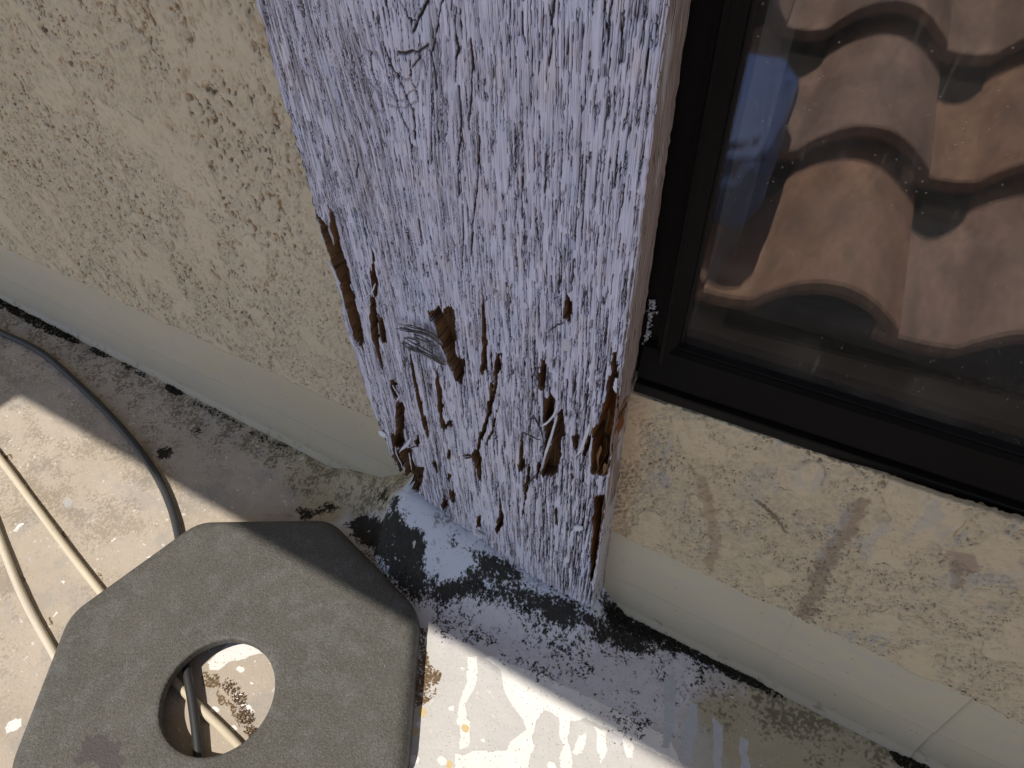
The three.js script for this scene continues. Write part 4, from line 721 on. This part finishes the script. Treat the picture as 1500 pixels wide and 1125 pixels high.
// ---------------------------------------------------------------- house eave above: it shades the wall and the strip of deck
{
  const eave = thing('house_eave', 'roof eave of the house above the wall and window', 'eave');
  const h = 2.0, ze = .116 + .48 * h;
  mesh('soffit', box(-4, 4, h, h + .02, -.16, ze - .022), std([.5, .46, .38]), eave);
  mesh('fascia', box(-4, 4, h, h + .18, ze - .02, ze), std([.5, .49, .52]), eave);
  mesh('roof_deck', box(-4, 4, h + .185, h + .22, -2.8, ze + .0), std([.35, .17, .10]), eave);
  mesh('added_eave_block', box(-1.34, -1.13, h, h + .16, ze + .001, ze + .09), std([.4, .39, .41]), eave);  // unseen block added to cast the outward corner of the eave shadow
}

// ---------------------------------------------------------------- clay tile roof across the deck, mirrored in the window
{
  const roof = thing('tile_roof', 'sunlit clay tile roof across the deck, mirrored in the window', 'roof');
  const P = .238, E = .262, slope = .2, x0 = .155, z0 = .385, yr = (z) => .15 + slope * (z - .6);
  // one tile: a shallow pan on its left and a barrel whose free right edge laps over the next pan
  const prof = (s) => s < -.2 ? .002 + .010 * ((s + .40) / .22) ** 2 : .010 + .056 * Math.pow(Math.sin(Math.PI * clamp((s + .22) / .74)), .8) * (1 - .1 * sm(.3, .5, s)) - .002;
  const len = E + .07, th = .018;
  const geo = (sd) => {
    const nx = 34, top = (i, o) => { const s = -.62 + i / nx * 1.13; return [s * P, prof(s) + o]; };
    const g1 = grid(nx, 10, (i, j) => { const [x, y] = top(i, th), z = j / 10 * len; return [x, y + .0012 * fbm(x * 60, z * 30, 2, sd), z, x / .3, z / .4]; });
    const g2 = grid(nx, 1, (i, j) => { const [x, y] = top(i, j ? th : 0); return [x, y, 0, x / .3, 0]; });
    const g3 = grid(nx, 1, (i, j) => { const [x, y] = top(i, 0); return [x, y, j * len, x / .3, j]; });
    const g4 = grid(1, 10, (i, j) => { const [x, y] = top(nx, i ? th : 0); return [x, y, j / 10 * len, .4, j / 10]; });
    return mergeGeometries([g1, g2, g3, g4]);
  };
  const gs = [geo(801), geo(802), geo(803)];
  const mats = [[.47, .285, .20], [.42, .285, .23], [.48, .265, .155], [.40, .27, .21]].map((c, k) => {
    const t = colourTexture(128, 128, (i, j) => { const f = fbm(i / 14, j / 22, 4, 811 + k), s = vn(i / 1.6, j / 1.6, 812), l = sm(.55, .7, fbm(i / 9, j / 20, 3, 815 + k)); return lerp3(c.map((v) => v * (.62 + .7 * f) * (.75 + .5 * s)), [.15, .135, .10], l * .22); });
    return new THREE.MeshStandardMaterial({ map: t, roughness: .85, side: THREE.DoubleSide });
  });
  for (let r = 0; r < 9; r++) for (let c = -1; c < 9; c++) {
    const z = z0 + r * E, o = mesh('roof_tile', gs[(r * 5 + c * 3 + 9) % 3], mats[(r * 7 + c * 5 + 20 + ((r * (c + 2)) % 3)) % 4], roof);
    o.position.set(x0 - .15 * P + c * P + (hash(r, c + 5, 9) - .5) * .006, yr(z) - .041, z + (hash(r, c, 10) - .5) * .008);
    o.rotation.x = -Math.atan(slope) + .155; o.rotation.y = (hash(r, c, 11) - .5) * .012;
  }
  const dk = std([.035, .032, .03]);
  const sl = grid(1, 1, (i, j) => { const x = mix(x0 - 1.5 * P, x0 + 8.5 * P, i), z = mix(z0 + .03, z0 + 9.2 * E, j); return [x, yr(z) - .05, z, 0, 0]; });
  mesh('roof_underlay', sl, dk, roof);
  mesh('curb', box(x0 - P / 2, x0 + 8.5 * P, .001, yr(z0) - .03, z0 + .03, z0 + .07), dk, roof);
  mesh('gable_board', grid(1, 1, (i, j) => { const z = mix(z0 + .03, z0 + 9.2 * E, i); return [x0 - 1.5 * P - .002, j ? yr(z) - .03 : -.004, z, 0, 0]; }), dk, roof);
}
{
  const cloth = thing('blue_patch_standin', 'added bundle of crumpled blue cloth standing in for an unidentified blue patch mirrored in the window', 'cloth');  // invented bundle: gives the pane its blue patch, real object unknown
  const g = new THREE.SphereGeometry(1, 72, 48), p = g.attributes.position, v = new THREE.Vector3();
  for (let i = 0; i < p.count; i++) {
    v.fromBufferAttribute(p, i); const e = (q) => Math.sign(q) * Math.pow(Math.abs(q), .62), n = 1 + .22 * (fbm(v.x * 2.2 + 9, v.y * 2.2 + v.z * 3.1, 3, 821) - .5) + .10 * (fbm(v.x * 7 + v.z * 4, v.y * 7 + 3, 2, 822) - .5);
    p.setXYZ(i, e(v.x) * .07 * n, Math.max(-.075, e(v.y) * .085 * n), e(v.z) * .14 * n);
  }
  g.computeVertexNormals(); g.scale(.85, .8, 1.1); g.translate(-.012, .18, .60);
  mesh('blue_standin_folds', g, std([.08, .14, .34], { roughness: .6 }), cloth);
  const bk = thing('dark_shape_standin', 'added black bucket standing in for an unidentified dark shape mirrored behind the blue patch', 'bucket');  // invented too: supplies the dark rounded shape mirrored beyond the blue
  const b = new THREE.LatheGeometry([[0, .002], [.075, .002], [.08, .006], [.1, .2], [.106, .2], [.106, .208], [.098, .208], [.076, .012], [0, .012]].map((q) => new THREE.Vector2(...q)), 40);
  b.translate(-.11, .19, .92); mesh('dark_standin_body', b, std([.02, .02, .022], { roughness: .5 }), bk);
}
// ---------------------------------------------------------------- ground far below
structure(mesh('ground', new THREE.PlaneGeometry(120, 120).rotateX(-Math.PI / 2).translate(0, -3, 30), std([.26, .24, .19])), 'open ground below the deck', 'ground');

scene.traverse((o) => { if (o.isMesh) { o.castShadow = true; o.receiveShadow = true; } });
renderer.render(scene, camera);
